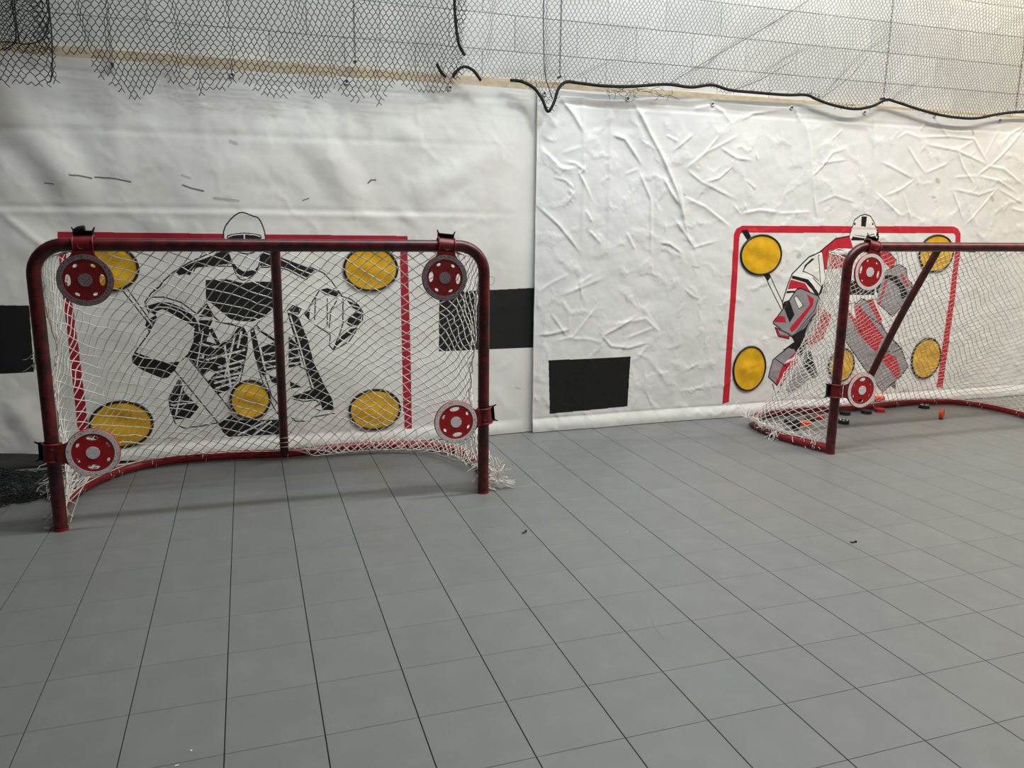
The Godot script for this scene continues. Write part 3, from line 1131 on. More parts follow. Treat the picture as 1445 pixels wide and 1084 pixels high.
# disc centre in the goal's local frame; arm: direction from the disc to the tube it clips on, reach: distance to the tube axis
func make_target(label: String, at: Vector3, turn: float, arm: Vector2, reach: float, ring: Material, marks: int, spin := 0.0) -> void:
	var t := thing("shooting_target", label, "shooting target", at, turn, "clip-on shooting targets")
	var sp := Basis(Vector3.BACK, spin + atan2(arm.y, arm.x) + PI / 2)
	# holes keep their own bearing to the arm
	var m := MB.new()
	m.merge(target_disc(), Transform3D(sp, Vector3.ZERO))
	part(t, "disc", m, mats.disc_old if ring == mats.ring_worn else mats.disc_red, "round red plastic plate with six oval holes")
	var rg := part(t, "ring", annulus(0.0845, 0.104, 0.0085, 0.0105), ring, "pale printed outer ring")
	part(t, "centre_sticker", annulus(0.0, 0.027, 0.0085, 0.0105), ring, "round pale sticker")
	# printed dashes left of the lettering on the ring
	if marks > 0:
		var r := RandomNumberGenerator.new()
		r.seed = marks
		var b := MB.new()
		for k in 26:
			var a := r.randf() * TAU
			var d := Vector3(cos(a), sin(a), 0)
			var tg := Vector3(-sin(a), cos(a), 0)
			var c := d * r.randf_range(0.091, 0.100) + Vector3(0, 0, 0.0108)
			var w := tg * r.randf_range(0.001, 0.003) + d * r.randf_range(-0.003, 0.003)
			var h := d * r.randf_range(0.001, 0.0035)
			b.quad(c - w - h, c + w - h * 0.4, c + w + h, c - w + h * 0.5, Vector3.BACK)
		part(rg, "scuff", b, plain(rgb(62, 58, 62), 0.7)).set_meta("kind", "stuff")
	# bracket: local frame with +y pointing at the tube
	var rot := Transform3D(Basis(Vector3.BACK, atan2(arm.y, arm.x) - PI / 2), Vector3.ZERO)
	var br := MB.new()
	# neck plate, flared into the disc
	var z0 := 0.0005
	var z1 := 0.0085
	var outl := [Vector2(-0.06, 0.085), Vector2(-0.044, 0.104), Vector2(-0.038, reach - 0.026), Vector2(0.038, reach - 0.026), Vector2(0.044, 0.104), Vector2(0.06, 0.085)]
	var N := outl.size()
	for k in N:
		var p0: Vector2 = outl[k]
		var p1: Vector2 = outl[(k + 1) % N]
		br.flat(Vector3(p0.x, p0.y, z0), Vector3(p1.x, p1.y, z0), Vector3(p1.x, p1.y, z1), Vector3(p0.x, p0.y, z1), Vector3(0, (0.085 + reach) * 0.5, 0.004))
	for z in [z0, z1]:
		var nn := Vector3.FORWARD if z == z0 else Vector3.BACK
		for q in [[0, 1, 4, 5], [1, 2, 3, 4]]:
			var c := []
			for i in q:
				c.append(Vector3(outl[i].x, outl[i].y, z))
			br.quad(c[0], c[1], c[2], c[3], nn)
	# half sleeve over the tube, axis along local x at (y = reach, z = tz)
	var tz := -0.032
	var S := 14
	var ra := TUBE + 0.002
	var rb := TUBE + 0.008
	for k in S:
		var a := deg_to_rad(-60.0 + 200.0 * k / S)
		var a2 := deg_to_rad(-60.0 + 200.0 * (k + 1) / S)
		# a = 0 faces the viewer (+z), 90 faces away from the disc (+y)
		var d := Vector3(0, sin(a), cos(a))
		var d2 := Vector3(0, sin(a2), cos(a2))
		var o := Vector3(0, reach, tz)
		var hx := Vector3(0.037, 0, 0)
		br.quad(o + d * rb - hx, o + d * rb + hx, o + d2 * rb + hx, o + d2 * rb - hx, (d + d2).normalized())
		br.quad(o + d * ra - hx, o + d * ra + hx, o + d2 * ra + hx, o + d2 * ra - hx, -(d + d2).normalized())
		for s in [-1.0, 1.0]:
			br.quad(o + d * ra + hx * s, o + d * rb + hx * s, o + d2 * rb + hx * s, o + d2 * ra + hx * s, Vector3(s, 0, 0))
	# raised ribs on both edges of the sleeve and an oval boss between them
	for s in [-1.0, 1.0]:
		var rib := PackedVector3Array()
		for k in 13:
			var a := deg_to_rad(-70.0 + 210.0 * k / 12.0)
			rib.append(Vector3(s * 0.037, reach + sin(a) * (rb + 0.001), tz + cos(a) * (rb + 0.001)))
		br.tube(rib, 0.0045, 6)
	var boss := PackedVector3Array()
	for k in 17:
		var a := PI + PI * k / 16.0
		boss.append(Vector3(0.02 * cos(a), reach + 0.004 + 0.022 * sin(a), tz + rb + 0.0005 - 6.0 * pow(0.022 * sin(a), 2.0)))
	br.tube(boss, 0.002, 5)
	var bm := MB.new()
	bm.merge(br, rot)
	var bo := part(t, "clamp_bracket", bm, mats.clamp, "red plastic clamp hooked over the tube")
	# black rubber strap that closes the clamp on the far side
	var st := MB.new()
	var o2 := Vector3(0, reach, tz)
	for k in 18:
		var a := deg_to_rad(95.0 + 200.0 * k / 18.0)
		var a2 := deg_to_rad(95.0 + 200.0 * (k + 1) / 18.0)
		var bulge := 0.012 + 0.02 * clampf(1.0 - absf(k - 1.0) / 4.0, 0.0, 1.0)
		var bulge2 := 0.012 + 0.02 * clampf(1.0 - absf(k + 1.0 - 1.0) / 4.0, 0.0, 1.0)
		var d := Vector3(0, sin(a), cos(a))
		var d2 := Vector3(0, sin(a2), cos(a2))
		var hx := Vector3(0.033, 0, 0)
		st.quad(o2 + d * (TUBE + bulge) - hx, o2 + d * (TUBE + bulge) + hx, o2 + d2 * (TUBE + bulge2) + hx, o2 + d2 * (TUBE + bulge2) - hx, (d + d2).normalized())
		for s in [-1.0, 1.0]:
			st.quad(o2 + d * (TUBE + 0.002) + hx * s, o2 + d * (TUBE + bulge) + hx * s, o2 + d2 * (TUBE + bulge2) + hx * s, o2 + d2 * (TUBE + 0.002) + hx * s, Vector3(s, 0, 0))
	var sm := MB.new()
	sm.merge(st, rot)
	part(t, "strap", sm, mats.strap, "black rubber strap")
	# buckle ears that stand up past the tube
	for s in [-1.0, 1.0]:
		var ear := MB.new()
		ear.tube(pts([Vector3(s * 0.034, reach + 0.03, tz - 0.01), Vector3(s * 0.036, reach + 0.056, tz - 0.012), Vector3(s * 0.043, reach + 0.07, tz - 0.012)]), 0.0065, 6, false, true, 0.0025)
		var em := MB.new()
		em.merge(ear, rot)
		part(t, "strap_ear", em, mats.strap)
	if marks == 3:
		var kn := MB.new()
		kn.tube(smooth([Vector3(-0.03, reach + 0.05, tz), Vector3(-0.012, reach + 0.062, tz + 0.004), Vector3(0.01, reach + 0.066, tz + 0.006)], 4), 0.012, 10)
		var km := MB.new()
		km.merge(kn, rot)
		part(t, "lever_knob", km, mats.strap)
	if arm.x < -0.5:
		# three raised bars on the outer cheek of the clamp
		for k in 3:
			var mk := MB.new()
			mk.box(Vector3(0, reach + TUBE + 0.0015 - 0.006 * k, tz + TUBE - 0.012 + 0.0055 * k), Vector3(0.05, 0.0015, 0.003))
			var mm := MB.new()
			mm.merge(mk, rot)
			part(bo, "raised_bar", mm, plain(rgb(214, 196, 200), 0.5))

func build_targets() -> void:
	var worn: Material = mats.ring_worn
	var clean: Material = mats.ring_clean
	# z lies 0.032 in front of the tube axis of each goal
	make_target("red target with a scuffed grey ring at the goal's corner beside the black netting pile", Vector3(-1.262, 1.082, 1.041), -0.03, Vector2(0, 1), 0.143, worn, 3)
	make_target("red target with a scuffed grey ring hanging from the crossbar near the black print block", Vector3(0.24, 1.079, 1.09), -0.03, Vector2(0.09, 1).normalized(), 0.146, worn, 4)
	make_target("red target with a white scraped ring low on the post beside the black netting pile", Vector3(-1.295, 0.349, 1.041), -0.03, Vector2(-1, 0.03).normalized(), 0.163, clean, 5)
	make_target("red target with a pale ring low on the post beside the knotted net end", Vector3(0.292, 0.385, 1.09), -0.03, Vector2(1, 0.1).normalized(), 0.152, clean, 6)
	make_target("red target with a clean white ring hanging before the red and grey goalie", Vector3(2.76, 1.082, 1.018), 0.0, Vector2(0.22, 1).normalized(), 0.146, clean, 0)
	make_target("red target with a clean white ring low on the post beside the scattered pucks", Vector3(2.79, 0.387, 1.018), 0.0, Vector2(-1, 0), 0.157, clean, 8)

# ---------------------------------------------------------------- black safety netting
# honeycomb twine over x0..x1, from the profile `low` up to y1; `warp` turns a flat point into its place in the room
func hex_net(x0: float, x1: float, y0: float, y1: float, w: float, hgt: float, low: Callable, warp: Callable, rad: float, sd: int, fray: float) -> MB:
	var b := MB.new()
	var r := RandomNumberGenerator.new()
	r.seed = sd
	var zz := hgt * 0.43
	var pitch := hgt * 0.585
	var nc := int((x1 - x0) / (w * 0.5))
	var nr := int((y1 - y0) / pitch)
	var node := func(i: int, j: int) -> Vector2:
		return Vector2(x0 + i * w * 0.5, y0 + j * pitch + (zz if (i + j) % 2 == 0 else 0.0))
	var seg := func(a: Vector2, c: Vector2) -> void:
		var la: float = low.call(a.x)
		var lc: float = low.call(c.x)
		if a.y < la and c.y < lc:
			return
		if fray > 0.0 and (a.y < la + 0.02 or c.y < lc + 0.02) and r.randf() < fray:
			return
		var p: Vector3 = warp.call(a)
		var q: Vector3 = warp.call(c)
		b.tube(PackedVector3Array([p, q]), rad, 4, false, false)
	for j in nr + 1:
		for i in nc:
			seg.call(node.call(i, j), node.call(i + 1, j))
			if (i + j) % 2 == 0 and j < nr:
				seg.call(node.call(i, j), node.call(i, j + 1))
	return b

func build_netting() -> void:
	var n1 := FastNoiseLite.new()
	n1.seed = 81
	n1.frequency = 2.2
	var n2 := FastNoiseLite.new()
	n2.seed = 82
	n2.frequency = 9.0
	# --- torn net, lower edge hanging over the line-art banner
	var torn := [[-1.55, 2.14], [-1.31, 2.15], [-1.297, 2.04], [-1.204, 1.989], [-1.11, 1.945], [-1.031, 1.979], [-0.97, 2.038], [-0.922, 2.007], [-0.899, 1.987], [-0.834, 2.054], [-0.811, 1.968], [-0.768, 1.995], [-0.674, 2.005], [-0.607, 2.062], [-0.531, 2.021], [-0.467, 1.985], [-0.394, 1.996], [-0.318, 2.045], [-0.189, 1.99], [-0.13, 2.049], [0.003, 1.994], [0.063, 2.057], [0.112, 1.974], [0.161, 2.045], [0.202, 2.115], [0.281, 2.075], [0.383, 2.073], [0.486, 2.057], [0.549, 2.13], [0.6, 2.167]]
	var folds := [[-1.36, 2.5, -1.32, 2.14, 0.6, 0.045], [-0.93, 2.6, -0.90, 1.98, 0.5, 0.05], [-0.8, 2.12, -0.81, 1.96, 0.6, 0.05], [-0.66, 2.5, -0.645, 2.0, 0.5, 0.04], [-0.6, 2.3, -0.58, 2.05, 0.4, 0.03], [-0.13, 2.3, -0.12, 2.0, 0.4, 0.04], [0.11, 2.3, 0.11, 1.98, 0.45, 0.04], [0.2, 2.3, 0.2, 2.08, 0.5, 0.03], [-1.05, 2.7, -1.04, 2.2, 0.35, 0.05], [-0.3, 2.8, -0.3, 2.3, 0.3, 0.06]]
	var warp1 := func(q: Vector2) -> Vector3:
		var p := q
		for f in folds:
			p = bunch(p, Vector2(f[0], f[1]), Vector2(f[2], f[3]), f[4], f[5])
		p += Vector2(n1.get_noise_2d(q.x, q.y), n1.get_noise_2d(q.x + 20.0, q.y)) * 0.024 + Vector2(n2.get_noise_2d(q.x, q.y), n2.get_noise_2d(q.x, q.y + 20.0)) * 0.005
		return Vector3(p.x, p.y, 0.075 + 0.015 * sin(q.x * 9.0 + 2.0 * n1.get_noise_2d(q.x, 0)) + 0.015 * n1.get_noise_2d(q.x * 2.0, q.y) + 0.05 * maxf(0.0, q.y - 2.3))
	var o := part(self, "safety_net", hex_net(-1.55, 0.62, 1.94, 2.95, 0.0295, 0.042, func(x): return step_curve(x, torn), warp1, 0.0019, 3, 0.18), mats.black_cord)
	tag(o, "black safety net with a torn ragged lower edge above the line-art banner", "netting", "black safety nets over the wall")
	# --- doubled-back net beside it
	var t := thing("safety_net", "black safety net folded double with cord seams at the dim end", "netting", Vector3.ZERO, 0.0, "black safety nets over the wall")
	for layer in 2:
		var fs := [[-1.6, 2.8, -1.605, 2.2, 0.75, 0.035], [-1.49, 2.1, -1.485, 1.98, 0.6, 0.05], [-1.465, 2.8, -1.475, 2.15, 0.65, 0.04]]
		var warp := func(q: Vector2) -> Vector3:
			var p := q
			for f in fs:
				p = bunch(p, Vector2(f[0], f[1]), Vector2(f[2], f[3]), f[4], f[5])
			p += Vector2(n1.get_noise_2d(q.x + layer * 9.0, q.y), n1.get_noise_2d(q.x + 20.0, q.y + layer)) * 0.02
			return Vector3(p.x, p.y, 0.15 + 0.05 * layer + 0.02 * sin(q.x * 14.0 + layer) + 0.05 * maxf(0.0, q.y - 2.3))
		var lowf := func(x): return 1.965 + 0.01 * sin(x * 31.0) + 0.03 * smoothstep(-1.53, -1.47, x) if layer == 0 else 2.11 + 0.01 * sin(x * 17.0)
		part(t, "net_layer", hex_net(-2.85, -1.455, 1.94, 2.95, 0.03 - 0.003 * layer, 0.038, lowf, warp, 0.0019, 4 + layer, 0.25 if layer == 0 else 0.0), mats.black_cord).set_meta("kind", "stuff")
	for c in [[Vector3(-1.455, 2.95, 0.2), Vector3(-1.452, 2.5, 0.2), Vector3(-1.46, 2.36, 0.2), Vector3(-1.455, 2.27, 0.2), Vector3(-1.47, 2.21, 0.2), Vector3(-1.5, 2.16, 0.2), Vector3(-1.56, 2.137, 0.2), Vector3(-1.64, 2.14, 0.2), Vector3(-1.8, 2.125, 0.2), Vector3(-2.2, 2.11, 0.2)], [Vector3(-1.455, 2.95, 0.16), Vector3(-1.458, 2.4, 0.16), Vector3(-1.46, 2.17, 0.16), Vector3(-1.478, 2.0, 0.16), Vector3(-1.5, 1.975, 0.16)], [Vector3(-1.594, 2.95, 0.2), Vector3(-1.6, 2.5, 0.2), Vector3(-1.603, 2.3, 0.2), Vector3(-1.6, 2.19, 0.2), Vector3(-1.612, 2.14, 0.2), Vector3(-1.66, 2.1, 0.2)], [Vector3(-1.585, 2.95, 0.21), Vector3(-1.586, 2.5, 0.21), Vector3(-1.592, 2.25, 0.21), Vector3(-1.588, 2.14, 0.21)]]:
		var b := MB.new()
		b.tube(smooth(c, 6), 0.0032, 6)
		part(t, "seam_cord", b, mats.rope)
	# --- roped net over the coloured banner
	var edge := [[0.45, 2.16], [0.53, 2.12], [0.6, 2.2], [0.71, 2.145], [0.8, 2.16], [0.887, 2.154], [1.028, 2.12], [1.079, 2.059], [1.116, 1.995], [1.156, 2.043], [1.186, 2.122], [1.235, 2.165], [1.476, 2.16], [1.667, 2.168], [1.911, 2.196], [2.088, 2.19], [2.241, 2.213], [2.374, 2.191], [2.589, 2.187], [2.966, 2.196], [3.048, 2.174], [3.184, 2.145], [3.363, 2.128], [3.511, 2.154], [3.627, 2.203], [3.701, 2.198], [3.881, 2.165], [4.078, 2.133], [4.277, 2.119], [4.463, 2.124], [4.675, 2.165], [4.915, 2.192], [5.3, 2.2], [6.6, 2.2]]
	var folds3 := [[0.55, 2.9, 0.56, 2.2, 0.55, 0.06], [0.80, 2.8, 0.72, 2.15, 0.5, 0.05], [1.04, 2.9, 1.12, 2.05, 0.6, 0.05], [1.28, 2.17, 1.55, 2.32, 0.55, 0.04], [1.9, 2.2, 2.9, 2.75, 0.6, 0.07], [2.4, 2.2, 3.0, 2.52, 0.6, 0.05], [3.06, 2.18, 3.55, 2.62, 0.6, 0.05], [3.68, 2.2, 3.95, 2.42, 0.5, 0.05], [3.63, 2.2, 3.65, 2.5, 0.4, 0.04], [4.3, 2.65, 4.95, 3.0, 0.5, 0.07], [1.5, 2.5, 2.1, 2.9, 0.3, 0.1], [2.2, 2.4, 2.9, 2.95, 0.3, 0.08]]
	var warp3 := func(q: Vector2) -> Vector3:
		# the slack net is dragged sideways, so its rows climb along the wall
		var p := q
		for f in folds3:
			p = bunch(p, Vector2(f[0], f[1]), Vector2(f[2], f[3]), f[4], f[5])
		p += Vector2(n1.get_noise_2d(q.x * 0.6, q.y * 0.6), n1.get_noise_2d(q.x * 0.6 + 20.0, q.y * 0.6)) * 0.045 + Vector2(n2.get_noise_2d(q.x, q.y), n2.get_noise_2d(q.x, q.y + 20.0)) * 0.005
		return Vector3(p.x, p.y, 0.075 + 0.025 * n1.get_noise_2d(q.x * 0.7, q.y) + 0.22 * maxf(0.0, q.y - 2.25) + 0.06 * (1.0 - smoothstep(0.62, 0.95, q.x)))
	var t3 := thing("safety_net", "black safety net edged with thick rope above the crumpled banner", "netting", Vector3.ZERO, 0.0, "black safety nets over the wall")
	var nb := hex_net(0.52, 5.9, 1.98, 3.1, 0.0265, 0.033, func(x): return step_curve(x, edge) + 0.005, warp3, 0.0012, 6, 0.0)
	part(t3, "net_layer", nb, mats.black_cord).set_meta("kind", "stuff")
	var ropes := [
		[Vector3(0.53, 3.0, 0.3), Vector3(0.535, 2.7, 0.2), Vector3(0.54, 2.546, 0.13), Vector3(0.553, 2.4, 0.12), Vector3(0.567, 2.32, 0.12), Vector3(0.59, 2.285, 0.11), Vector3(0.606, 2.262, 0.11)],
		[Vector3(0.447, 2.212, 0.09), Vector3(0.455, 2.195, 0.09), Vector3(0.472, 2.172, 0.085), Vector3(0.498, 2.146, 0.08)],
		[Vector3(0.54, 2.145, 0.08), Vector3(0.567, 2.185, 0.09), Vector3(0.609, 2.207, 0.09), Vector3(0.663, 2.188, 0.09), Vector3(0.708, 2.14, 0.08)],
		[Vector3(0.887, 2.154, 0.08), Vector3(0.953, 2.15, 0.085), Vector3(1.028, 2.12, 0.09), Vector3(1.079, 2.059, 0.1), Vector3(1.116, 1.989, 0.105), Vector3(1.156, 2.043, 0.1), Vector3(1.186, 2.122, 0.09), Vector3(1.235, 2.165, 0.085), Vector3(1.313, 2.166, 0.08), Vector3(1.476, 2.16, 0.08), Vector3(1.667, 2.168, 0.08), Vector3(1.911, 2.196, 0.08), Vector3(2.088, 2.19, 0.08), Vector3(2.241, 2.213, 0.08), Vector3(2.374, 2.191, 0.08), Vector3(2.589, 2.187, 0.08), Vector3(2.809, 2.187, 0.08), Vector3(2.966, 2.196, 0.08), Vector3(3.048, 2.174, 0.08), Vector3(3.184, 2.145, 0.08), Vector3(3.363, 2.128, 0.085), Vector3(3.511, 2.154, 0.085), Vector3(3.627, 2.203, 0.08), Vector3(3.701, 2.198, 0.08), Vector3(3.881, 2.165, 0.08), Vector3(4.078, 2.133, 0.085), Vector3(4.277, 2.119, 0.085), Vector3(4.463, 2.124, 0.085), Vector3(4.675, 2.165, 0.08), Vector3(4.915, 2.192, 0.08), Vector3(5.4, 2.2, 0.08), Vector3(6.0, 2.19, 0.08)]]
	for k in ropes.size():
		var b := MB.new()
		b.tube(smooth(ropes[k], 6), 0.0085 if k < 3 else 0.0095, 8)
		part(t3, "border_rope", b, mats.rope, "thick black border rope")
	# ties that lash the rope to the net
	var tb := MB.new()
	var rr := RandomNumberGenerator.new()
	rr.seed = 17
	var rp := smooth(ropes[3], 6)
	for k in range(2, rp.size() - 1, 1):
		if rr.randf() < 0.5:
			curl(tb, rr, rp[k] + Vector3(0, 0.008, 0.006), Vector3(rr.randf_range(-0.5, 0.5), rr.randf_range(-1, 1), 0.4), 0.035, 0.8, 0.0016)
	for k in 30:
		# frayed bits of a second net caught under the rope
		curl(tb, rr, Vector3(rr.randf_range(1.5, 1.95), 2.13 + 0.03 * rr.randf(), 0.07), Vector3(rr.randf_range(-1, 1), rr.randf_range(-0.6, 0.3), 0.2), 0.08, 0.6, 0.0013)
	part(t3, "lashing", tb, mats.black_cord).set_meta("kind", "stuff")
	var fc := [[Vector3(1.045, 3.05, 0.25), Vector3(1.06, 2.6, 0.15), Vector3(1.085, 2.35, 0.1), Vector3(1.1, 2.2, 0.09), Vector3(1.15, 2.06, 0.09)], [Vector3(1.93, 2.2, 0.08), Vector3(2.2, 2.36, 0.1), Vector3(2.55, 2.56, 0.14), Vector3(2.85, 2.75, 0.19)], [Vector3(2.42, 2.2, 0.08), Vector3(2.6, 2.27, 0.09), Vector3(2.82, 2.4, 0.11)], [Vector3(3.08, 2.18, 0.08), Vector3(3.28, 2.32, 0.1), Vector3(3.4, 2.46, 0.12)], [Vector3(0.955, 3.0, 0.3), Vector3(0.96, 2.7, 0.2)]]
	for c in fc:
		var b := MB.new()
		b.tube(smooth(c, 6), 0.0028 if c[0].y > 2.9 else 0.0016, 5)
		part(t3, "fold_cord", b, mats.rope)
	# --- hanging chains behind the nets
	for c in [[-1.222, 2.1, "silver chain hanging behind the torn net"], [1.215, 2.2, "thin dark chain behind the roped net near its pulled-down loop"], [3.648, 2.22, "thin dark chain behind the roped net at the rope's raised bend"], [4.885, 2.2, "thin dark chain behind the roped net at its bright end"], [-0.003, 2.2, "thin dark chain behind the torn net near its ripped hole"]]:
		chain(c[0], c[1], c[2], c[0] < -1.0)
	# --- heap of the same netting on the floor
	heap()

func chain(x: float, y0: float, label: String, bright: bool) -> void:
	var t := thing("hanging_chain", label, "chain", Vector3(x, y0, 0.035), 0.0, "chains hanging on the block wall")
	var link := MB.new()
	var s := 1.0 if bright else 0.62
	var ring := PackedVector3Array()
	for k in 12:
		var a := TAU * k / 12
		ring.append(Vector3(0.0075 * s * cos(a), (0.016 * sin(a) + 0.008 * signf(sin(a))) * s, 0))
	link.tube(ring, 0.0024 * s, 5, true)
	var b := MB.new()
	var n := int(1.0 / (0.036 * s))
	for k in n:
		b.merge(link, Transform3D(Basis(Vector3.UP, PI / 4 + PI / 2 * (k % 2)), Vector3(0, 0.03 + k * 0.036 * s, 0)))
	part(t, "links", b, mats.steel if bright else plain(rgb(72, 72, 74), 0.5, 0.6)).set_meta("kind", "stuff")
	var e := MB.new()
	e.tube(pts([Vector3(0, 0, -0.03), Vector3(0, 0, 0.012)]), 0.007, 8)
	part(t, "eye_bolt", e, plain(rgb(60, 60, 62), 0.45, 0.7))

func heap() -> void:
	var t := thing("netting_pile", "heap of black netting on the floor behind the goal post", "netting", Vector3(-2.03, 0, 0.33))
	var n1 := FastNoiseLite.new()
	n1.seed = 91
	n1.frequency = 3.0
	for layer in 3:
		var warp := func(q: Vector2) -> Vector3:
			var p := q + Vector2(n1.get_noise_2d(q.x * 2.0, q.y + layer * 7.0), n1.get_noise_2d(q.x * 2.0 + 9.0, q.y + layer * 7.0)) * 0.12
			var d := Vector2(p.x / 0.42, p.y / 0.23).length()
			var hh := 0.11 * maxf(0.0, 1.0 - d * d) * (1.0 - 0.25 * layer) + 0.03 * absf(n1.get_noise_2d(q.x * 4.0, q.y * 4.0 + layer * 3.0))
			return Vector3(p.x, 0.004 + hh, p.y)
		part(t, "net_layer", hex_net(-0.42, 0.42, -0.26, 0.26, 0.026, 0.03, func(_x): return -1.0, warp, 0.002, 30 + layer, 0.0), mats.black_cord).set_meta("kind", "stuff")
	var r := RandomNumberGenerator.new()
	r.seed = 23
	for c in [[Vector3(-0.4, 0.01, 0.22), Vector3(-0.1, 0.012, 0.24), Vector3(0.1, 0.03, 0.17), Vector3(0.22, 0.05, 0.08), Vector3(0.2, 0.09, -0.04), Vector3(0.05, 0.12, -0.06), Vector3(-0.2, 0.1, -0.02)], [Vector3(-0.4, 0.04, 0.1), Vector3(-0.15, 0.09, 0.06), Vector3(0.1, 0.1, 0.05), Vector3(0.25, 0.07, 0.0)], [Vector3(-0.3, 0.01, 0.27), Vector3(0.0, 0.01, 0.22), Vector3(0.2, 0.012, 0.14)]]:
		var b := MB.new()
		b.tube(smooth(c, 8), 0.0045, 6)
		part(t, "border_rope", b, mats.rope)

# ---------------------------------------------------------------- pucks and bits
func puck(label: String, at: Vector3, m: Material, tilt := 0.0, turn := 0.0, roller := false) -> void:
	var t := thing("hockey_puck", label, "puck", at, 0.0, "pucks in and around the goal")
	var b := MB.new()
	var R := 0.0375
	var H := 0.0254
	b.lathe([[0.0, -H / 2], [R - 0.002, -H / 2], [R, -H / 2 + 0.002], [R, -0.006], [R - 0.0006, -0.005], [R - 0.0006, 0.005], [R, 0.006], [R, H / 2 - 0.002], [R - 0.002, H / 2], [0.0, H / 2]], 28, Vector3.ZERO)
	var rot := Basis(Vector3.UP, turn) * Basis(Vector3.BACK, tilt)
	var mm := MB.new()
	mm.merge(b, Transform3D(rot, Vector3.ZERO))
	part(t, "puck_body", mm, m)
	if roller:
		# raised glide nubs of an inline puck
		for k in 6:
			var nb := MB.new()
			nb.lathe([[0.005, 0.0], [0.005, 0.0015], [0.0035, 0.003], [0.0, 0.003]], 10, Vector3.ZERO)
			var nm := MB.new()
			var a := TAU * k / 6
			nm.merge(nb, Transform3D(rot, rot * Vector3(0.025 * cos(a), H / 2, 0.025 * sin(a))))
			part(t, "glide_nub", nm, plain(rgb(205, 205, 205), 0.4) if m == mats.rubber else m)

func build_pucks() -> void:
	var k: Material = mats.rubber
	puck("orange puck standing on its edge inside the goal", Vector3(4.022, 0.0375, 0.49), mats.orange, PI / 2, -1.0, true)
	puck("black puck with pale nubs beside the floor tube, next to the standing orange puck", Vector3(4.18, 0.0127, 0.185), k, 0.0, 0.3, true)
	puck("red puck lying next to a black puck behind the low target", Vector3(3.76, 0.0127, 0.185), mats.puck_red)
	puck("black puck touching the red puck behind the low target", Vector3(3.62, 0.0127, 0.205), k)
	puck("plain black puck half hidden by the goal post, nearest the banner", Vector3(3.44, 0.0127, 0.19), k)
	puck("black puck with pale nubs on open floor just past the goal post", Vector3(3.24, 0.0127, 0.405), k, 0.0, 0.8, true)
	puck("orange puck lying flat behind the side net", Vector3(2.955, 0.0127, 0.365), mats.orange, 0.0, 0.2, true)
	puck("black puck lying flat behind the side net, nearest the net's corner", Vector3(2.875, 0.0127, 0.30), k)
	puck("black puck standing on edge beside the flat orange puck", Vector3(2.80, 0.0375, 0.46), k, PI / 2, -1.2)
	puck("black puck lying between the flat orange puck and the floor tube", Vector3(3.075, 0.0127, 0.265), k)
	puck("red puck lying behind the side net near the post", Vector3(3.165, 0.0127, 0.245), mats.puck_red)
	puck("orange puck caught on the floor tube at the net's edge", Vector3(3.86, 0.073, 0.07), mats.orange, 0.0, 0.5, true)

func build_small() -> void:
	for a in [[Vector3(0.463, 0, 1.623), 0.4, "tiny black plastic bit on the floor in front of the line-art goal"], [Vector3(1.78, 0, 2.141), -0.3, "tiny black plastic bit on the open floor between goals and camera"]]:
		var t := thing("plastic_scrap", a[2], "scrap", a[0], a[1], "bits on the floor")
		var b := MB.new()
		b.tube(smooth([Vector3(-0.014, 0.003, 0), Vector3(-0.004, 0.004, 0.003), Vector3(0.012, 0.004, -0.003)], 4), 0.0028, 6)
		b.tube(pts([Vector3(0.01, 0.001, -0.003), Vector3(0.014, 0.007, -0.004)]), 0.005, 7)
		part(t, "scrap_body", b, mats.rubber)
	var n := 0
	for a in [[Vector3(-0.86, 0, 2.79), "larger white chip on the near floor below the line-art goal"], [Vector3(-0.83, 0, 2.74), "smaller white chip beside the larger one on the near floor"], [Vector3(0.9, 0, 1.75), "white fleck on the floor between the two goals"]]:
		var t := thing("paint_chip", a[1], "chip", a[0], 0.7 * n, "pale flecks on the floor")
		n += 1
		var b := MB.new()
		b.cham(Vector3(0, 0.001, 0), Vector3(0.009 if n == 1 else 0.006, 0.002, 0.005), 0.0006)
		part(t, "chip_body", b, plain(rgb(215, 213, 206), 0.7))
	scuffs()

# rubber marks left by pucks and shoes
func scuffs() -> void:
	var o := get_node("floor")
	var m := plain(rgb(108, 109, 107), 0.6)
	for a in [[1.25, 0.62, 0.34, 0.4, 2.2], [1.5, 0.66, 0.3, 0.3, 1.9], [1.62, 0.5, 0.42, 0.2, 1.5], [1.95, 0.72, 0.3, 0.6, 2.4], [2.05, 0.66, 0.36, 0.9, 2.3], [1.2, 0.75, 0.5, 1.4, 2.6], [-0.1, 1.95, 0.55, 1.1, 2.3], [0.0, 1.3, 0.9, 1.45, 1.6], [1.4, 2.15, 0.5, 0.1, 0.6], [2.6, 1.75, 0.6, 1.2, 1.6], [1.9, 1.0, 0.9, 1.3, 1.5], [0.9, 2.6, 0.3, 2.6, 3.3], [3.4, 1.9, 0.7, 1.9, 2.3], [2.9, 1.5, 0.5, 0.2, 0.8]]:
		var b := MB.new()
		var n := 22
		for k in n:
			var a0 := lerpf(a[3], a[4], float(k) / n)
			var a1 := lerpf(a[3], a[4], float(k + 1) / n)
			var w := 0.0022 * sin(PI * (k + 0.5) / n)
			var d0 := Vector3(cos(a0), 0, -sin(a0))
			var d1 := Vector3(cos(a1), 0, -sin(a1))
			var c := Vector3(a[0], 0.0004, a[1])
			b.quad(c + d0 * (a[2] - w), c + d0 * (a[2] + w), c + d1 * (a[2] + w), c + d1 * (a[2] - w), Vector3.UP)
		part(o, "scuff_mark", b, m)

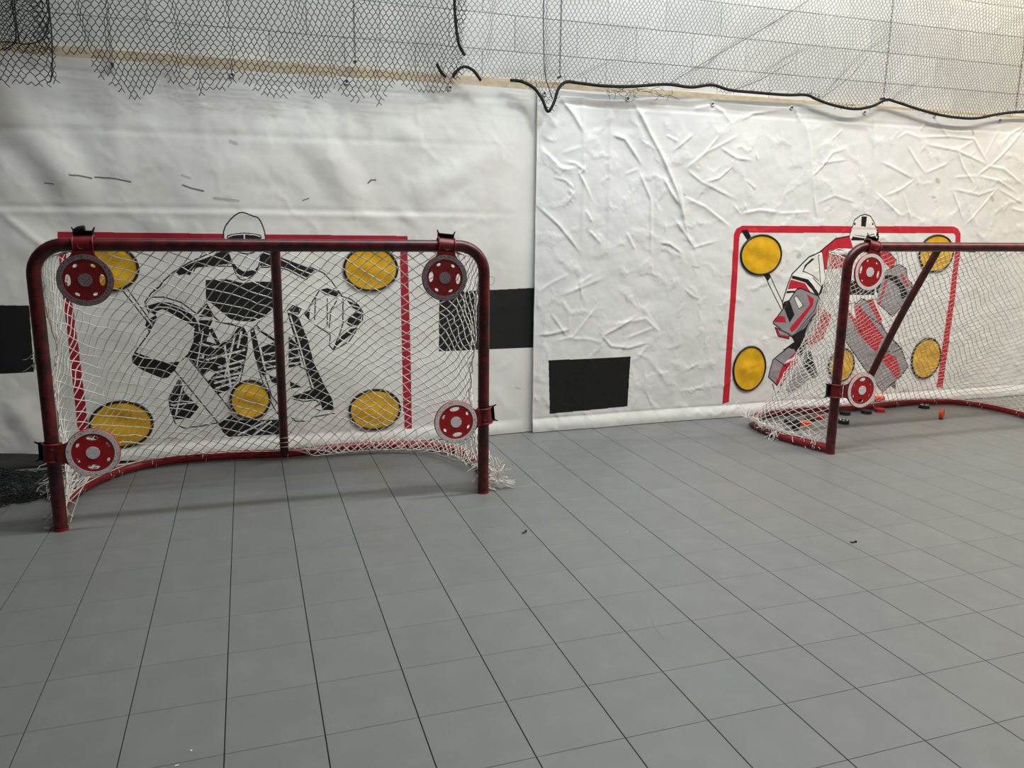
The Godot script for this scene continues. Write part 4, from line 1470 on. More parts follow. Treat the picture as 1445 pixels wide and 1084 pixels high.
# ---------------------------------------------------------------- print outlines and creases on the banners, in metres on the wall
const PRINT_LEFT = [
	["m",0,[-1.552,1.264,0.280,1.254,0.288,1.205,0.233,1.209,0.229,1.217,-1.491,1.218,-1.506,1.199,-1.544,1.206]],
	["m",0,[-1.552,1.254,-1.507,1.254,-1.522,1.134,-1.530,0.950,-1.510,0.867,-1.507,0.309,-1.549,0.311,-1.550,0.722,-1.554,0.889,-1.554,1.134]],
	["m",0,[-1.548,0.698,-1.506,0.697,-1.497,0.222,-1.527,0.135,-1.548,0.225,-1.548,0.486]],
	["m",0,[0.240,1.227,0.275,1.239,0.281,1.096,0.286,0.780,0.288,0.419,0.287,0.192,0.235,0.195,0.236,0.662,0.234,1.096]],
	["m",0,[0.238,0.635,0.286,0.634,0.288,0.081,0.241,0.084]],
	["k",0,[-2.031,0.897,-1.714,0.885,-1.725,0.535,-2.071,0.529]],
	["k",0,[0.470,0.918,1.112,0.939,1.119,0.558,0.463,0.557]],
	["w",0,[-0.742,1.241,-0.741,1.269,-0.729,1.301,-0.702,1.336,-0.677,1.359,-0.654,1.373,-0.636,1.376,-0.615,1.370,-0.585,1.357,-0.560,1.351,-0.545,1.332,-0.534,1.303,-0.526,1.274,-0.523,1.242,-0.527,1.203,-0.533,1.167,-0.556,1.125,-0.567,1.080,-0.588,1.040,-0.627,1.013,-0.650,1.005,-0.671,1.012,-0.688,1.035,-0.704,1.087,-0.717,1.138,-0.730,1.171,-0.739,1.203]],
	["k",0.006,[-0.730,1.171,-0.739,1.203,-0.742,1.241,-0.741,1.269,-0.729,1.301,-0.702,1.336,-0.677,1.359,-0.654,1.373,-0.636,1.376,-0.615,1.370,-0.585,1.357,-0.560,1.351,-0.545,1.332,-0.534,1.303,-0.526,1.274,-0.523,1.242,-0.527,1.203,-0.532,1.167,-0.556,1.125,-0.567,1.080,-0.588,1.040,-0.627,1.013,-0.650,1.005,-0.671,1.012,-0.688,1.035,-0.704,1.087,-0.717,1.138,-0.730,1.171]],
	["k",0,[-0.726,1.238,-0.722,1.252,-0.688,1.261,-0.633,1.267,-0.577,1.262,-0.547,1.254,-0.542,1.239,-0.567,1.216,-0.636,1.206,-0.703,1.215]],
	["w",0.008,[-0.633,1.261,-0.636,1.209]],
	["w",0.006,[-0.720,1.242,-0.689,1.254,-0.633,1.259,-0.577,1.255,-0.548,1.245]],
	["w",0.006,[-0.709,1.222,-0.635,1.229,-0.560,1.222]],
	["k",0.006,[-0.693,1.177,-0.657,1.156,-0.626,1.150,-0.595,1.156,-0.563,1.177]],
	["k",0.006,[-0.717,1.138,-0.706,1.106,-0.703,1.084]],
	["k",0.006,[-0.556,1.125,-0.567,1.080]],
	["k",0,[-0.706,1.113,-0.680,1.075,-0.647,1.053,-0.587,1.063,-0.569,1.083,-0.587,1.040,-0.627,1.024,-0.658,1.027,-0.682,1.043,-0.698,1.077]],
	["k",0,[-0.995,1.061,-0.921,1.098,-0.839,1.128,-0.764,1.162,-0.727,1.173,-0.713,1.140,-0.708,1.097,-0.769,1.091,-0.842,1.087,-0.894,1.081,-0.911,1.069,-0.925,1.035,-0.949,1.043,-0.977,1.037]],
	["k",0.006,[-1.116,0.956,-1.088,0.973,-1.062,1.006,-1.011,1.052,-0.929,1.103,-0.859,1.136,-0.776,1.173,-0.742,1.192]],
	["k",0.006,[-0.999,1.061,-0.979,1.035]],
	["k",0.006,[-0.908,1.052,-0.899,1.073,-0.882,1.081,-0.801,1.086,-0.704,1.082]],
	["k",0,[-0.848,1.009,-0.742,1.013,-0.654,0.989,-0.578,0.998,-0.483,0.993,-0.458,0.986,-0.463,0.880,-0.550,0.801,-0.615,0.773,-0.690,0.778,-0.733,0.791,-0.853,0.907]],
	["k",0,[-0.558,1.148,-0.531,1.159,-0.490,1.148,-0.262,1.059,-0.307,1.015,-0.408,1.068,-0.471,1.088,-0.556,1.083]],
	["k",0,[-0.561,1.086,-0.532,1.164,-0.482,1.158,-0.479,1.079]],
	["k",0.006,[-0.289,1.076,-0.213,1.042,-0.170,0.996,-0.128,0.933,-0.112,0.910]],
	["k",0.006,[-0.556,1.075,-0.472,1.079,-0.408,1.059,-0.313,1.004,-0.259,1.051]],
	["k",0.006,[-0.327,0.807,-0.262,0.907,-0.239,0.941,-0.194,0.951,-0.128,0.928,-0.112,0.905,-0.061,0.887,-0.017,0.851,0.007,0.810,0.004,0.764,-0.032,0.730,-0.038,0.695,-0.080,0.638,-0.138,0.605,-0.173,0.592,-0.194,0.619,-0.187,0.676,-0.192,0.688,-0.247,0.725,-0.301,0.772,-0.327,0.807]],
	["k",0.006,[-0.262,0.907,-0.273,0.771]],
	["k",0.006,[-0.196,0.895,-0.202,0.735]],
	["k",0.006,[-0.141,0.882,-0.178,0.826,-0.191,0.723]],
	["k",0.006,[-0.106,0.893,-0.111,0.744,-0.136,0.675,-0.173,0.594]],
	["k",0,[-0.241,0.941,-0.194,0.948,-0.128,0.923,-0.146,0.900,-0.207,0.915]],
	["k",0,[-0.084,0.881,-0.017,0.851,0.006,0.798,-0.020,0.741,-0.066,0.725,-0.091,0.743,-0.073,0.789,-0.035,0.811]],
	["k",0,[-0.119,0.674,-0.066,0.713,-0.034,0.718,-0.068,0.678,-0.138,0.628,-0.173,0.589,-0.158,0.629]],
	["k",0,[-0.327,0.801,-0.296,0.840,-0.302,0.781]],
	["w",0.006,[-0.079,0.858,-0.006,0.834]],
	["w",0.006,[-0.080,0.835,0.002,0.799]],
	["w",0.006,[-0.075,0.800,-0.019,0.764]],
	["k",0,[-0.413,0.831,-0.379,0.858,-0.354,0.844,-0.361,0.817,-0.400,0.821]],
	["k",0.006,[-0.426,0.825,-0.392,0.858,-0.372,0.861,-0.347,0.837,-0.362,0.810,-0.420,0.811]],
	["k",0.006,[-1.070,0.992,-1.090,0.969,-1.127,0.942,-1.163,0.893,-1.158,0.861,-1.146,0.830]],
	["k",0.006,[-1.140,0.919,-1.068,0.918,-0.983,0.889,-0.906,0.824]],
	["k",0,[-1.150,0.873,-1.084,0.893,-1.034,0.886,-0.971,0.856,-0.915,0.800,-0.897,0.751,-0.912,0.734,-0.947,0.767,-1.003,0.806,-1.052,0.839,-1.080,0.853,-1.104,0.843,-1.118,0.820,-1.145,0.841]],
	["w",0.006,[-1.142,0.845,-1.101,0.864,-1.050,0.863,-0.987,0.834,-0.931,0.780]],
	["k",0,[-1.160,0.795,-1.115,0.819,-1.106,0.805,-1.154,0.726,-1.172,0.767]],
	["w",0,[-1.271,0.960,-1.242,0.965,-1.131,0.770,-1.142,0.755]],
	["k",0.006,[-1.268,0.956,-1.141,0.759]],
	["k",0.006,[-1.243,0.962,-1.132,0.770]],
	["k",0,[-0.896,0.806,-0.847,0.872,-0.824,0.804]],
	["k",0,[-0.897,0.788,-0.825,0.786,-0.857,0.722,-0.894,0.723]],
	["k",0.006,[-0.906,0.820,-0.851,0.878,-0.818,0.806,-0.789,0.777,-0.714,0.758]],
	["k",0.006,[-1.150,0.731,-1.235,0.618]],
	["k",0,[-1.250,0.596,-1.235,0.621,-1.115,0.566,-1.072,0.555,-1.011,0.559,-1.038,0.514,-1.078,0.471,-1.107,0.467,-1.205,0.518,-1.252,0.564]],
	["k",0,[-0.925,0.736,-0.898,0.743,-0.920,0.663,-0.958,0.592,-1.011,0.557,-0.967,0.600,-0.932,0.672]],
	["k",0,[-0.901,0.727,-0.829,0.741,-0.793,0.651,-0.756,0.670,-0.720,0.685,-0.721,0.632,-0.761,0.608,-0.843,0.512,-0.906,0.471,-0.934,0.509,-0.962,0.588,-0.923,0.672]],
	["w",0,[-0.866,0.670,-0.844,0.724,-0.813,0.651]],
	["w",0,[-0.898,0.598,-0.860,0.604,-0.879,0.540]],
	["w",0,[-0.835,0.644,-0.797,0.643,-0.822,0.611]],
	["w",0.008,[-0.905,0.663,-0.791,0.618]],
	["w",0.007,[-0.922,0.574,-0.801,0.585]],
	["w",0.007,[-0.879,0.727,-0.925,0.525]],
	["k",0,[-0.877,0.609,-0.793,0.635,-0.761,0.649,-0.696,0.740,-0.665,0.746,-0.648,0.701,-0.652,0.622,-0.672,0.540,-0.692,0.496,-0.712,0.451,-0.751,0.392,-0.823,0.362,-0.859,0.387,-0.881,0.430,-0.829,0.487,-0.896,0.520]],
	["w",0.011,[-0.873,0.564,-0.661,0.615]],
	["w",0.011,[-0.814,0.517,-0.671,0.555]],
	["w",0.011,[-0.836,0.488,-0.687,0.518]],
	["w",0.011,[-0.845,0.458,-0.693,0.481]],
	["w",0.011,[-0.840,0.428,-0.712,0.459]],
	["w",0.011,[-0.835,0.397,-0.728,0.429]],
	["w",0.011,[-0.771,0.649,-0.751,0.392]],
	["w",0.011,[-0.713,0.699,-0.782,0.455]],
	["w",0.011,[-0.677,0.721,-0.703,0.624]],
	["k",0.006,[-0.648,0.701,-0.652,0.622,-0.672,0.540,-0.699,0.435,-0.715,0.406]],
	["k",0.006,[-0.812,0.780,-0.716,0.755,-0.665,0.739,-0.648,0.701]],
	["w",0,[-1.038,0.514,-0.966,0.588,-0.754,0.257,-0.824,0.181]],
	["k",0.006,[-1.042,0.510,-0.824,0.181]],
	["k",0.006,[-0.970,0.584,-0.754,0.257]],
	["k",0,[-0.833,0.186,-0.760,0.236,-0.719,0.202,-0.473,0.189,-0.473,0.100,-0.645,0.105,-0.781,0.107,-0.808,0.134]],
	["w",0.01,[-0.731,0.113,-0.568,0.187]],
	["w",0.01,[-0.645,0.106,-0.539,0.185]],
	["k",0,[-1.016,0.456,-0.998,0.381,-0.929,0.292,-0.982,0.229,-1.065,0.228,-1.081,0.312,-1.074,0.361]],
	["k",0.006,[-1.023,0.456,-1.082,0.353,-1.082,0.303,-1.059,0.202,-1.016,0.174,-0.924,0.180,-0.831,0.195]],
	["w",0.008,[-1.074,0.311,-0.946,0.320]],
	["w",0.008,[-1.007,0.414,-1.056,0.244]],
	["k",0.006,[-0.582,0.770,-0.627,0.719,-0.613,0.583,-0.584,0.445,-0.554,0.335,-0.508,0.230,-0.479,0.213]],
	["k",0.006,[-0.613,0.734,-0.584,0.605,-0.569,0.475,-0.532,0.334,-0.477,0.252]],
	["k",0.006,[-0.597,0.755,-0.571,0.717,-0.488,0.658]],
	["k",0,[-0.598,0.741,-0.495,0.666,-0.502,0.655,-0.544,0.686,-0.592,0.725]],
	["k",0,[-0.628,0.708,-0.610,0.719,-0.554,0.474,-0.570,0.455,-0.583,0.468,-0.613,0.591]],
	["k",0,[-0.576,0.623,-0.480,0.661,-0.466,0.500,-0.554,0.485]],
	["k",0,[-0.422,0.682,-0.378,0.635,-0.359,0.509,-0.430,0.497]],
	["k",0,[-0.541,0.458,-0.462,0.423,-0.464,0.376,-0.528,0.415]],
	["k",0,[-0.426,0.415,-0.359,0.378,-0.424,0.373]],
	["k",0,[-0.423,0.818,-0.408,0.822,-0.362,0.787,-0.318,0.663,-0.285,0.515,-0.230,0.379,-0.189,0.297,-0.182,0.229,-0.246,0.233,-0.263,0.300,-0.306,0.360,-0.341,0.495,-0.380,0.635,-0.411,0.758]],
	["w",0.009,[-0.409,0.803,-0.371,0.665,-0.334,0.494,-0.294,0.367]],
	["w",0.009,[-0.563,0.581,-0.359,0.611]],
	["w",0.009,[-0.566,0.536,-0.368,0.558]],
	["w",0.009,[-0.553,0.504,-0.362,0.527]],
	["w",0.009,[-0.594,0.688,-0.561,0.489]],
	["k",0,[-0.419,0.325,-0.309,0.360,-0.230,0.363,-0.251,0.300,-0.386,0.308]],
	["k",0.006,[-0.177,0.209,-0.308,0.193,-0.324,0.169,-0.406,0.176,-0.435,0.210]],
	["k",0.006,[-0.416,0.311,-0.357,0.292,-0.282,0.295,-0.260,0.270,-0.299,0.249,-0.261,0.230]],
	["k",0.006,[-0.371,0.504,-0.327,0.478,-0.309,0.368]],
	["s",0.008,[-1.468,1.550,-1.423,1.548,-1.365,1.536]],
	["s",0.008,[-1.354,1.543,-1.265,1.539,-1.182,1.523]],
	["s",0.009,[-0.935,1.515,-0.890,1.498,-0.827,1.484]],
	["s",0.009,[0.054,1.549,0.075,1.569,0.104,1.570]],
	["s",0.006,[-1.587,1.508,-1.543,1.503]],
	["s",0.006,[-0.313,1.446,-0.277,1.459]],
	["t",0.016,[-0.779,1.448,-0.656,1.436]],
	["t",0.02,[-0.678,1.748,-0.650,1.738]],
	["t",0.01,[-0.938,1.566,-0.887,1.549]],
	["t",0.008,[0.963,0.302,1.002,0.291]],
]
const PRINT_RIGHT = [
	["k",0,[1.179,0.473,1.774,0.471,1.762,0.131,1.196,0.119]],
	["r",0,[2.510,1.277,2.528,1.317,2.573,1.337,4.427,1.352,4.478,1.335,4.507,1.299,4.457,1.284,4.435,1.301,2.584,1.291,2.561,1.284,2.555,1.258]],
	["r",0,[2.510,1.277,2.555,1.264,2.553,0.722,2.557,0.114,2.504,0.103]],
	["r",0,[4.507,1.299,4.456,1.291,4.471,1.174,4.447,0.114,4.510,0.106,4.521,1.174]],
	["k",0,[2.567,1.304,2.613,1.314,2.653,1.252,2.620,1.237]],
	["k",0.006,[2.762,1.018,2.957,0.740]],
	["w",0,[2.769,1.011,2.811,1.017,2.952,0.795,2.955,0.733]],
	["k",0.006,[2.770,1.007,2.951,0.740]],
	["k",0.006,[2.811,1.012,2.952,0.795]],
	["k",0,[2.766,1.007,2.808,1.015,2.824,0.990,2.803,0.963]],
	["w",0,[3.475,1.256,3.475,1.291,3.492,1.333,3.503,1.388,3.551,1.419,3.594,1.428,3.639,1.417,3.679,1.376,3.702,1.335,3.729,1.293,3.732,1.244,3.711,1.166,3.675,1.129,3.596,1.124,3.531,1.152,3.491,1.208]],
	["k",0.006,[3.475,1.256,3.475,1.291,3.492,1.333,3.503,1.388,3.551,1.419,3.594,1.428,3.639,1.417,3.679,1.376,3.702,1.335,3.729,1.293,3.732,1.244,3.711,1.166,3.675,1.129,3.596,1.124,3.531,1.152,3.491,1.208,3.475,1.256]],
	["k",0,[3.564,1.413,3.609,1.414,3.608,1.341,3.566,1.344]],
	["k",0,[3.502,1.366,3.516,1.369,3.516,1.352,3.504,1.352]],
	["k",0,[3.661,1.370,3.675,1.368,3.677,1.354,3.664,1.354]],
	["p",0,[3.492,1.335,3.702,1.337,3.712,1.323,3.482,1.321]],
	["k",0,[3.490,1.252,3.516,1.283,3.613,1.275,3.690,1.293,3.714,1.256,3.692,1.208,3.605,1.194,3.525,1.208]],
	["k",0,[3.711,1.304,3.729,1.301,3.727,1.268,3.708,1.276]],
	["w",0.01,[3.499,1.277,3.614,1.264,3.708,1.286]],
	["w",0.008,[3.612,1.284,3.614,1.194]],
	["k",0.006,[3.517,1.194,3.589,1.177,3.693,1.194]],
	["k",0.006,[3.530,1.166,3.593,1.152,3.688,1.166]],
	["k",0.006,[3.551,1.208,3.578,1.131]],
	["k",0.006,[3.623,1.194,3.622,1.124]],
	["k",0.006,[3.666,1.201,3.665,1.135]],
	["w",0,[3.262,1.173,3.494,1.243,3.740,1.244,3.919,1.123,3.910,1.052,3.810,0.980,3.746,0.924,3.742,0.808,3.513,0.784,3.329,0.873,3.245,1.014]],
	["r",0,[3.245,1.173,3.355,1.256,3.473,1.274,3.491,1.243,3.531,1.152,3.517,1.051,3.280,1.041]],
	["k",0.008,[3.229,1.163,3.355,1.256,3.473,1.274]],
	["k",0.005,[3.245,1.173,3.280,1.041,3.378,1.048]],
	["k",0.004,[3.276,1.125,3.296,1.177,3.317,1.166,3.314,1.138,3.348,1.169,3.364,1.177]],
	["r",0,[3.791,1.193,3.847,1.157,3.919,1.101,3.890,1.027,3.805,1.086,3.759,1.142]],
	["k",0.006,[3.791,1.193,3.847,1.157,3.925,1.101,3.921,1.040,3.948,1.075]],
	["k",0,[3.492,0.962,3.753,0.938,3.741,0.849,3.505,0.855]],
	["k",0.005,[3.231,1.152,3.249,1.055,3.275,0.972,3.324,0.915]],
	["k",0.005,[3.276,1.041,3.303,0.957]],
	["k",0.005,[3.513,0.784,3.582,0.797,3.585,0.775]],
	["w",0,[3.242,1.165,3.138,1.128,3.000,1.005,2.951,0.866,2.943,0.814,2.956,0.766,3.048,0.782,3.249,0.846,3.311,0.942,3.273,1.039]],
	["k",0.008,[3.250,1.169,3.138,1.128,3.000,1.005,2.965,0.902,2.941,0.814,2.951,0.769,2.970,0.762]],
	["k",0.005,[3.226,1.143,3.213,1.136,3.229,1.077,3.252,0.943]],
	["k",0,[3.162,1.117,3.184,1.114,3.126,1.070,3.095,1.026,3.123,1.018,3.091,1.024,3.108,1.070]],
	["k",0.005,[3.095,1.030,3.178,0.999,3.237,0.958]],
	["k",0.005,[3.185,0.981,3.219,0.951,3.269,0.913]],
	["k",0,[3.007,0.999,3.141,0.970,3.186,0.929,3.249,0.864,3.231,0.844,3.180,0.899,3.121,0.948,3.002,0.979]],
	["r",0,[2.996,0.970,3.117,0.943,3.194,0.853,3.151,0.870,3.099,0.900,3.049,0.908,2.976,0.902]],
	["k",0,[2.973,0.891,3.039,0.892,3.038,0.879,2.964,0.874]],
	["k",0,[3.246,0.868,3.267,0.928,3.312,0.935,3.270,0.898,3.319,0.875,3.302,0.860,3.268,0.875,3.249,0.846]],
	["k",0.006,[3.267,0.928,3.329,0.946]],
	["k",0,[2.952,0.814,2.999,0.828,2.975,0.806,2.974,0.765,2.946,0.784]],
	["g",0,[2.878,0.672,2.940,0.751,3.055,0.902,3.091,0.907,3.246,0.849,3.266,0.817,3.241,0.733,3.151,0.614,3.041,0.565,2.887,0.658]],
	["k",0.007,[2.878,0.672,2.940,0.751,3.055,0.902,3.091,0.907,3.246,0.849,3.266,0.817,3.241,0.733,3.151,0.614,3.041,0.565,2.887,0.658,2.878,0.672]],
	["k",0,[2.960,0.767,2.999,0.822,3.053,0.720,3.019,0.665]],
	["w",0,[3.036,0.842,3.059,0.856,3.120,0.785,3.085,0.762]],
	["k",0.004,[3.036,0.842,3.059,0.856,3.120,0.785,3.085,0.762,3.036,0.842]],
	["r",0,[2.886,0.672,2.914,0.720,2.974,0.708,2.986,0.666]],
	["r",0,[3.142,0.864,3.205,0.832,3.202,0.783,3.082,0.621,3.043,0.594,3.021,0.625,3.138,0.747,3.177,0.791]],
	["k",0.005,[3.240,0.825,3.222,0.747,3.085,0.595]],
	["k",0.005,[3.258,0.817,3.238,0.733,3.105,0.595]],
	["r",0,[3.304,0.816,3.275,0.735,3.227,0.708,3.246,0.764]],
	["g",0,[2.897,0.636,2.991,0.609,3.022,0.583,3.026,0.546,2.933,0.569]],
	["r",0.018,[2.911,0.626,2.940,0.572,3.018,0.558]],
	["k",0.006,[2.897,0.636,2.933,0.569,3.026,0.546,3.022,0.583,2.897,0.636]],
	["k",0,[2.969,0.616,3.041,0.565,3.151,0.614,3.251,0.715,3.181,0.649,3.155,0.579,3.196,0.506,3.141,0.404,3.080,0.470,2.979,0.468,3.075,0.524,3.046,0.561]],
	["g",0,[3.155,0.579,3.181,0.656,3.263,0.718,3.260,0.633,3.191,0.527]],
	["r",0,[3.169,0.535,3.223,0.576,3.245,0.533,3.198,0.491]],
	["k",0.006,[3.263,0.718,3.181,0.656,3.155,0.579,3.177,0.528]],
	["g",0,[2.905,0.400,3.023,0.484,3.083,0.467,3.107,0.441,3.031,0.393,3.000,0.361,2.948,0.223,2.878,0.276,2.884,0.319]],
	["r",0,[3.000,0.363,3.119,0.399,3.132,0.382,3.069,0.310,2.988,0.187,2.945,0.223]],
	["r",0,[3.031,0.393,3.094,0.445,3.110,0.432,3.069,0.405]],
	["w",0,[3.018,0.378,3.107,0.416,3.118,0.403,3.052,0.385]],
	["k",0.007,[3.023,0.484,2.905,0.400,2.884,0.319,2.878,0.276,2.949,0.220,2.988,0.187,3.069,0.310]],
	["k",0.005,[2.924,0.407,3.000,0.361,3.068,0.318]],
	["w",0,[2.927,0.217,2.988,0.187,2.958,0.139]],
	["k",0.007,[2.921,0.222,2.958,0.140,2.993,0.184]],
	["k",0,[3.153,0.447,3.222,0.453,3.311,0.264,3.263,0.241,3.183,0.346]],
	["g",0,[3.114,0.349,3.184,0.338,3.243,0.242,3.105,0.140,3.044,0.161]],
	["r",0,[3.199,0.479,3.299,0.755,3.383,0.712,3.322,0.540]],
	["g",0,[3.499,0.751,3.587,0.782,3.633,0.824,3.692,0.805,3.884,0.572,4.054,0.437,4.139,0.294,4.083,0.224,3.914,0.109,3.790,0.230,3.527,0.512]],
	["k",0.008,[3.527,0.512,3.790,0.230,3.914,0.109,4.083,0.224,4.139,0.294,4.054,0.437,3.884,0.572,3.692,0.805,3.633,0.824,3.587,0.782]],
	["r",0,[3.567,0.764,3.617,0.785,3.874,0.530,3.842,0.488,3.828,0.429,3.669,0.569,3.616,0.646]],
	["r",0,[3.520,0.732,3.556,0.741,3.638,0.614,3.817,0.438,3.808,0.421,3.633,0.572]],
	["w",0,[3.507,0.767,3.568,0.774,3.600,0.673,3.521,0.742]],
	["r",0,[3.904,0.419,4.006,0.378,4.079,0.259,4.041,0.200,3.868,0.365]],
	["r",0,[3.684,0.811,3.736,0.822,3.846,0.658,3.826,0.629]],
	["k",0.005,[3.605,0.806,3.613,0.740,3.711,0.696,3.823,0.634]],
	["k",0.006,[3.614,0.640,3.665,0.562]],
	["d",0,[3.982,0.152,4.032,0.186,4.047,0.120]],
	["k",0.005,[3.892,0.426,3.980,0.414,4.052,0.437]],
	["g",0,[3.759,0.995,3.826,1.022,3.949,1.072,4.022,1.039,4.046,0.958,4.090,0.932,4.100,0.761,4.020,0.766,3.936,0.684,3.778,0.794]],
	["k",0,[3.829,0.997,3.934,0.990,4.033,0.894,4.062,0.846,4.011,0.808,3.972,0.903,3.886,0.956,3.828,0.966]],
	["k",0,[3.765,0.995,3.814,1.015,3.776,0.856,3.757,0.877]],
	["r",0.02,[3.843,0.953,3.804,0.793]],
	["r",0.02,[3.987,0.988,4.050,0.914]],
	["k",0.006,[3.826,1.022,3.949,1.072,4.022,1.039,4.046,0.958,4.090,0.932,4.100,0.761,4.020,0.766,3.936,0.684,3.778,0.794]],
	["t",0.03,[3.057,1.135,3.045,1.130]],
	["t",0.012,[2.201,1.066,2.257,1.056]],
	["t",0.03,[4.217,1.685,4.239,1.676]],
	["t",0.03,[4.754,1.570,4.778,1.554]],
	["t",0.012,[4.189,1.563,4.223,1.558]],
	["t",0.008,[2.807,0.766,2.854,0.760]],
	["t",0.02,[4.499,2.044,4.510,2.019]],
	["t",0.006,[2.818,1.920,2.926,1.869]],
	["t",0.012,[2.102,1.536,2.124,1.527]],
]
const CREASE_LEFT = [
	[-0.004,0.01,[-1.878,1.747,-1.508,1.778,-0.766,1.781,1.059,1.793]],
	[-0.006,0.008,[-1.916,1.390,-1.794,1.385,-0.789,1.391,1.066,1.393]],
	[0.005,0.012,[-1.918,1.369,-1.796,1.364,-0.791,1.369,1.066,1.367]],
	[0.02,0.05,[-1.851,1.996,-1.742,1.888,-1.495,1.539,-1.352,1.291]],
	[0.014,0.05,[-1.652,1.876,-1.409,1.399]],
	[0.022,0.045,[-0.396,1.898,-0.142,1.637,0.051,1.402]],
	[-0.012,0.05,[-0.464,2.015,-0.288,1.765,-0.143,1.501]],
	[0.012,0.035,[0.905,1.783,0.479,1.568,0.291,1.450]],
	[0.012,0.04,[-1.808,1.251,-1.624,1.181,-1.451,0.922]],
	[0.008,0.012,[-1.797,1.357,-1.667,1.235,-1.564,1.137]],
	[0.006,0.03,[-1.263,1.967,-1.228,1.795,-1.223,1.439]],
	[0.006,0.016,[-0.088,1.963,-0.045,1.852,-0.056,1.755]],
	[0.006,0.03,[0.208,1.883,0.392,1.754]],
	[0.005,0.02,[0.349,1.673,0.389,1.493]],
	[0.005,0.03,[-0.847,1.613,-0.333,1.611]],
	[0.006,0.02,[-1.565,1.813,-1.278,1.782]],
	[0.01,0.05,[-1.765,1.668,-1.671,1.359]],
	[0.008,0.03,[-1.143,1.367,-0.944,1.220]],
	[0.01,0.025,[-0.027,1.385,0.218,1.299]],
	[0.008,0.016,[0.219,1.401,0.387,1.301]],
	[0.012,0.03,[-1.894,0.410,-1.779,0.249,-1.745,0.089]],
	[0.01,0.02,[-1.877,0.256,-1.731,0.401]],
]
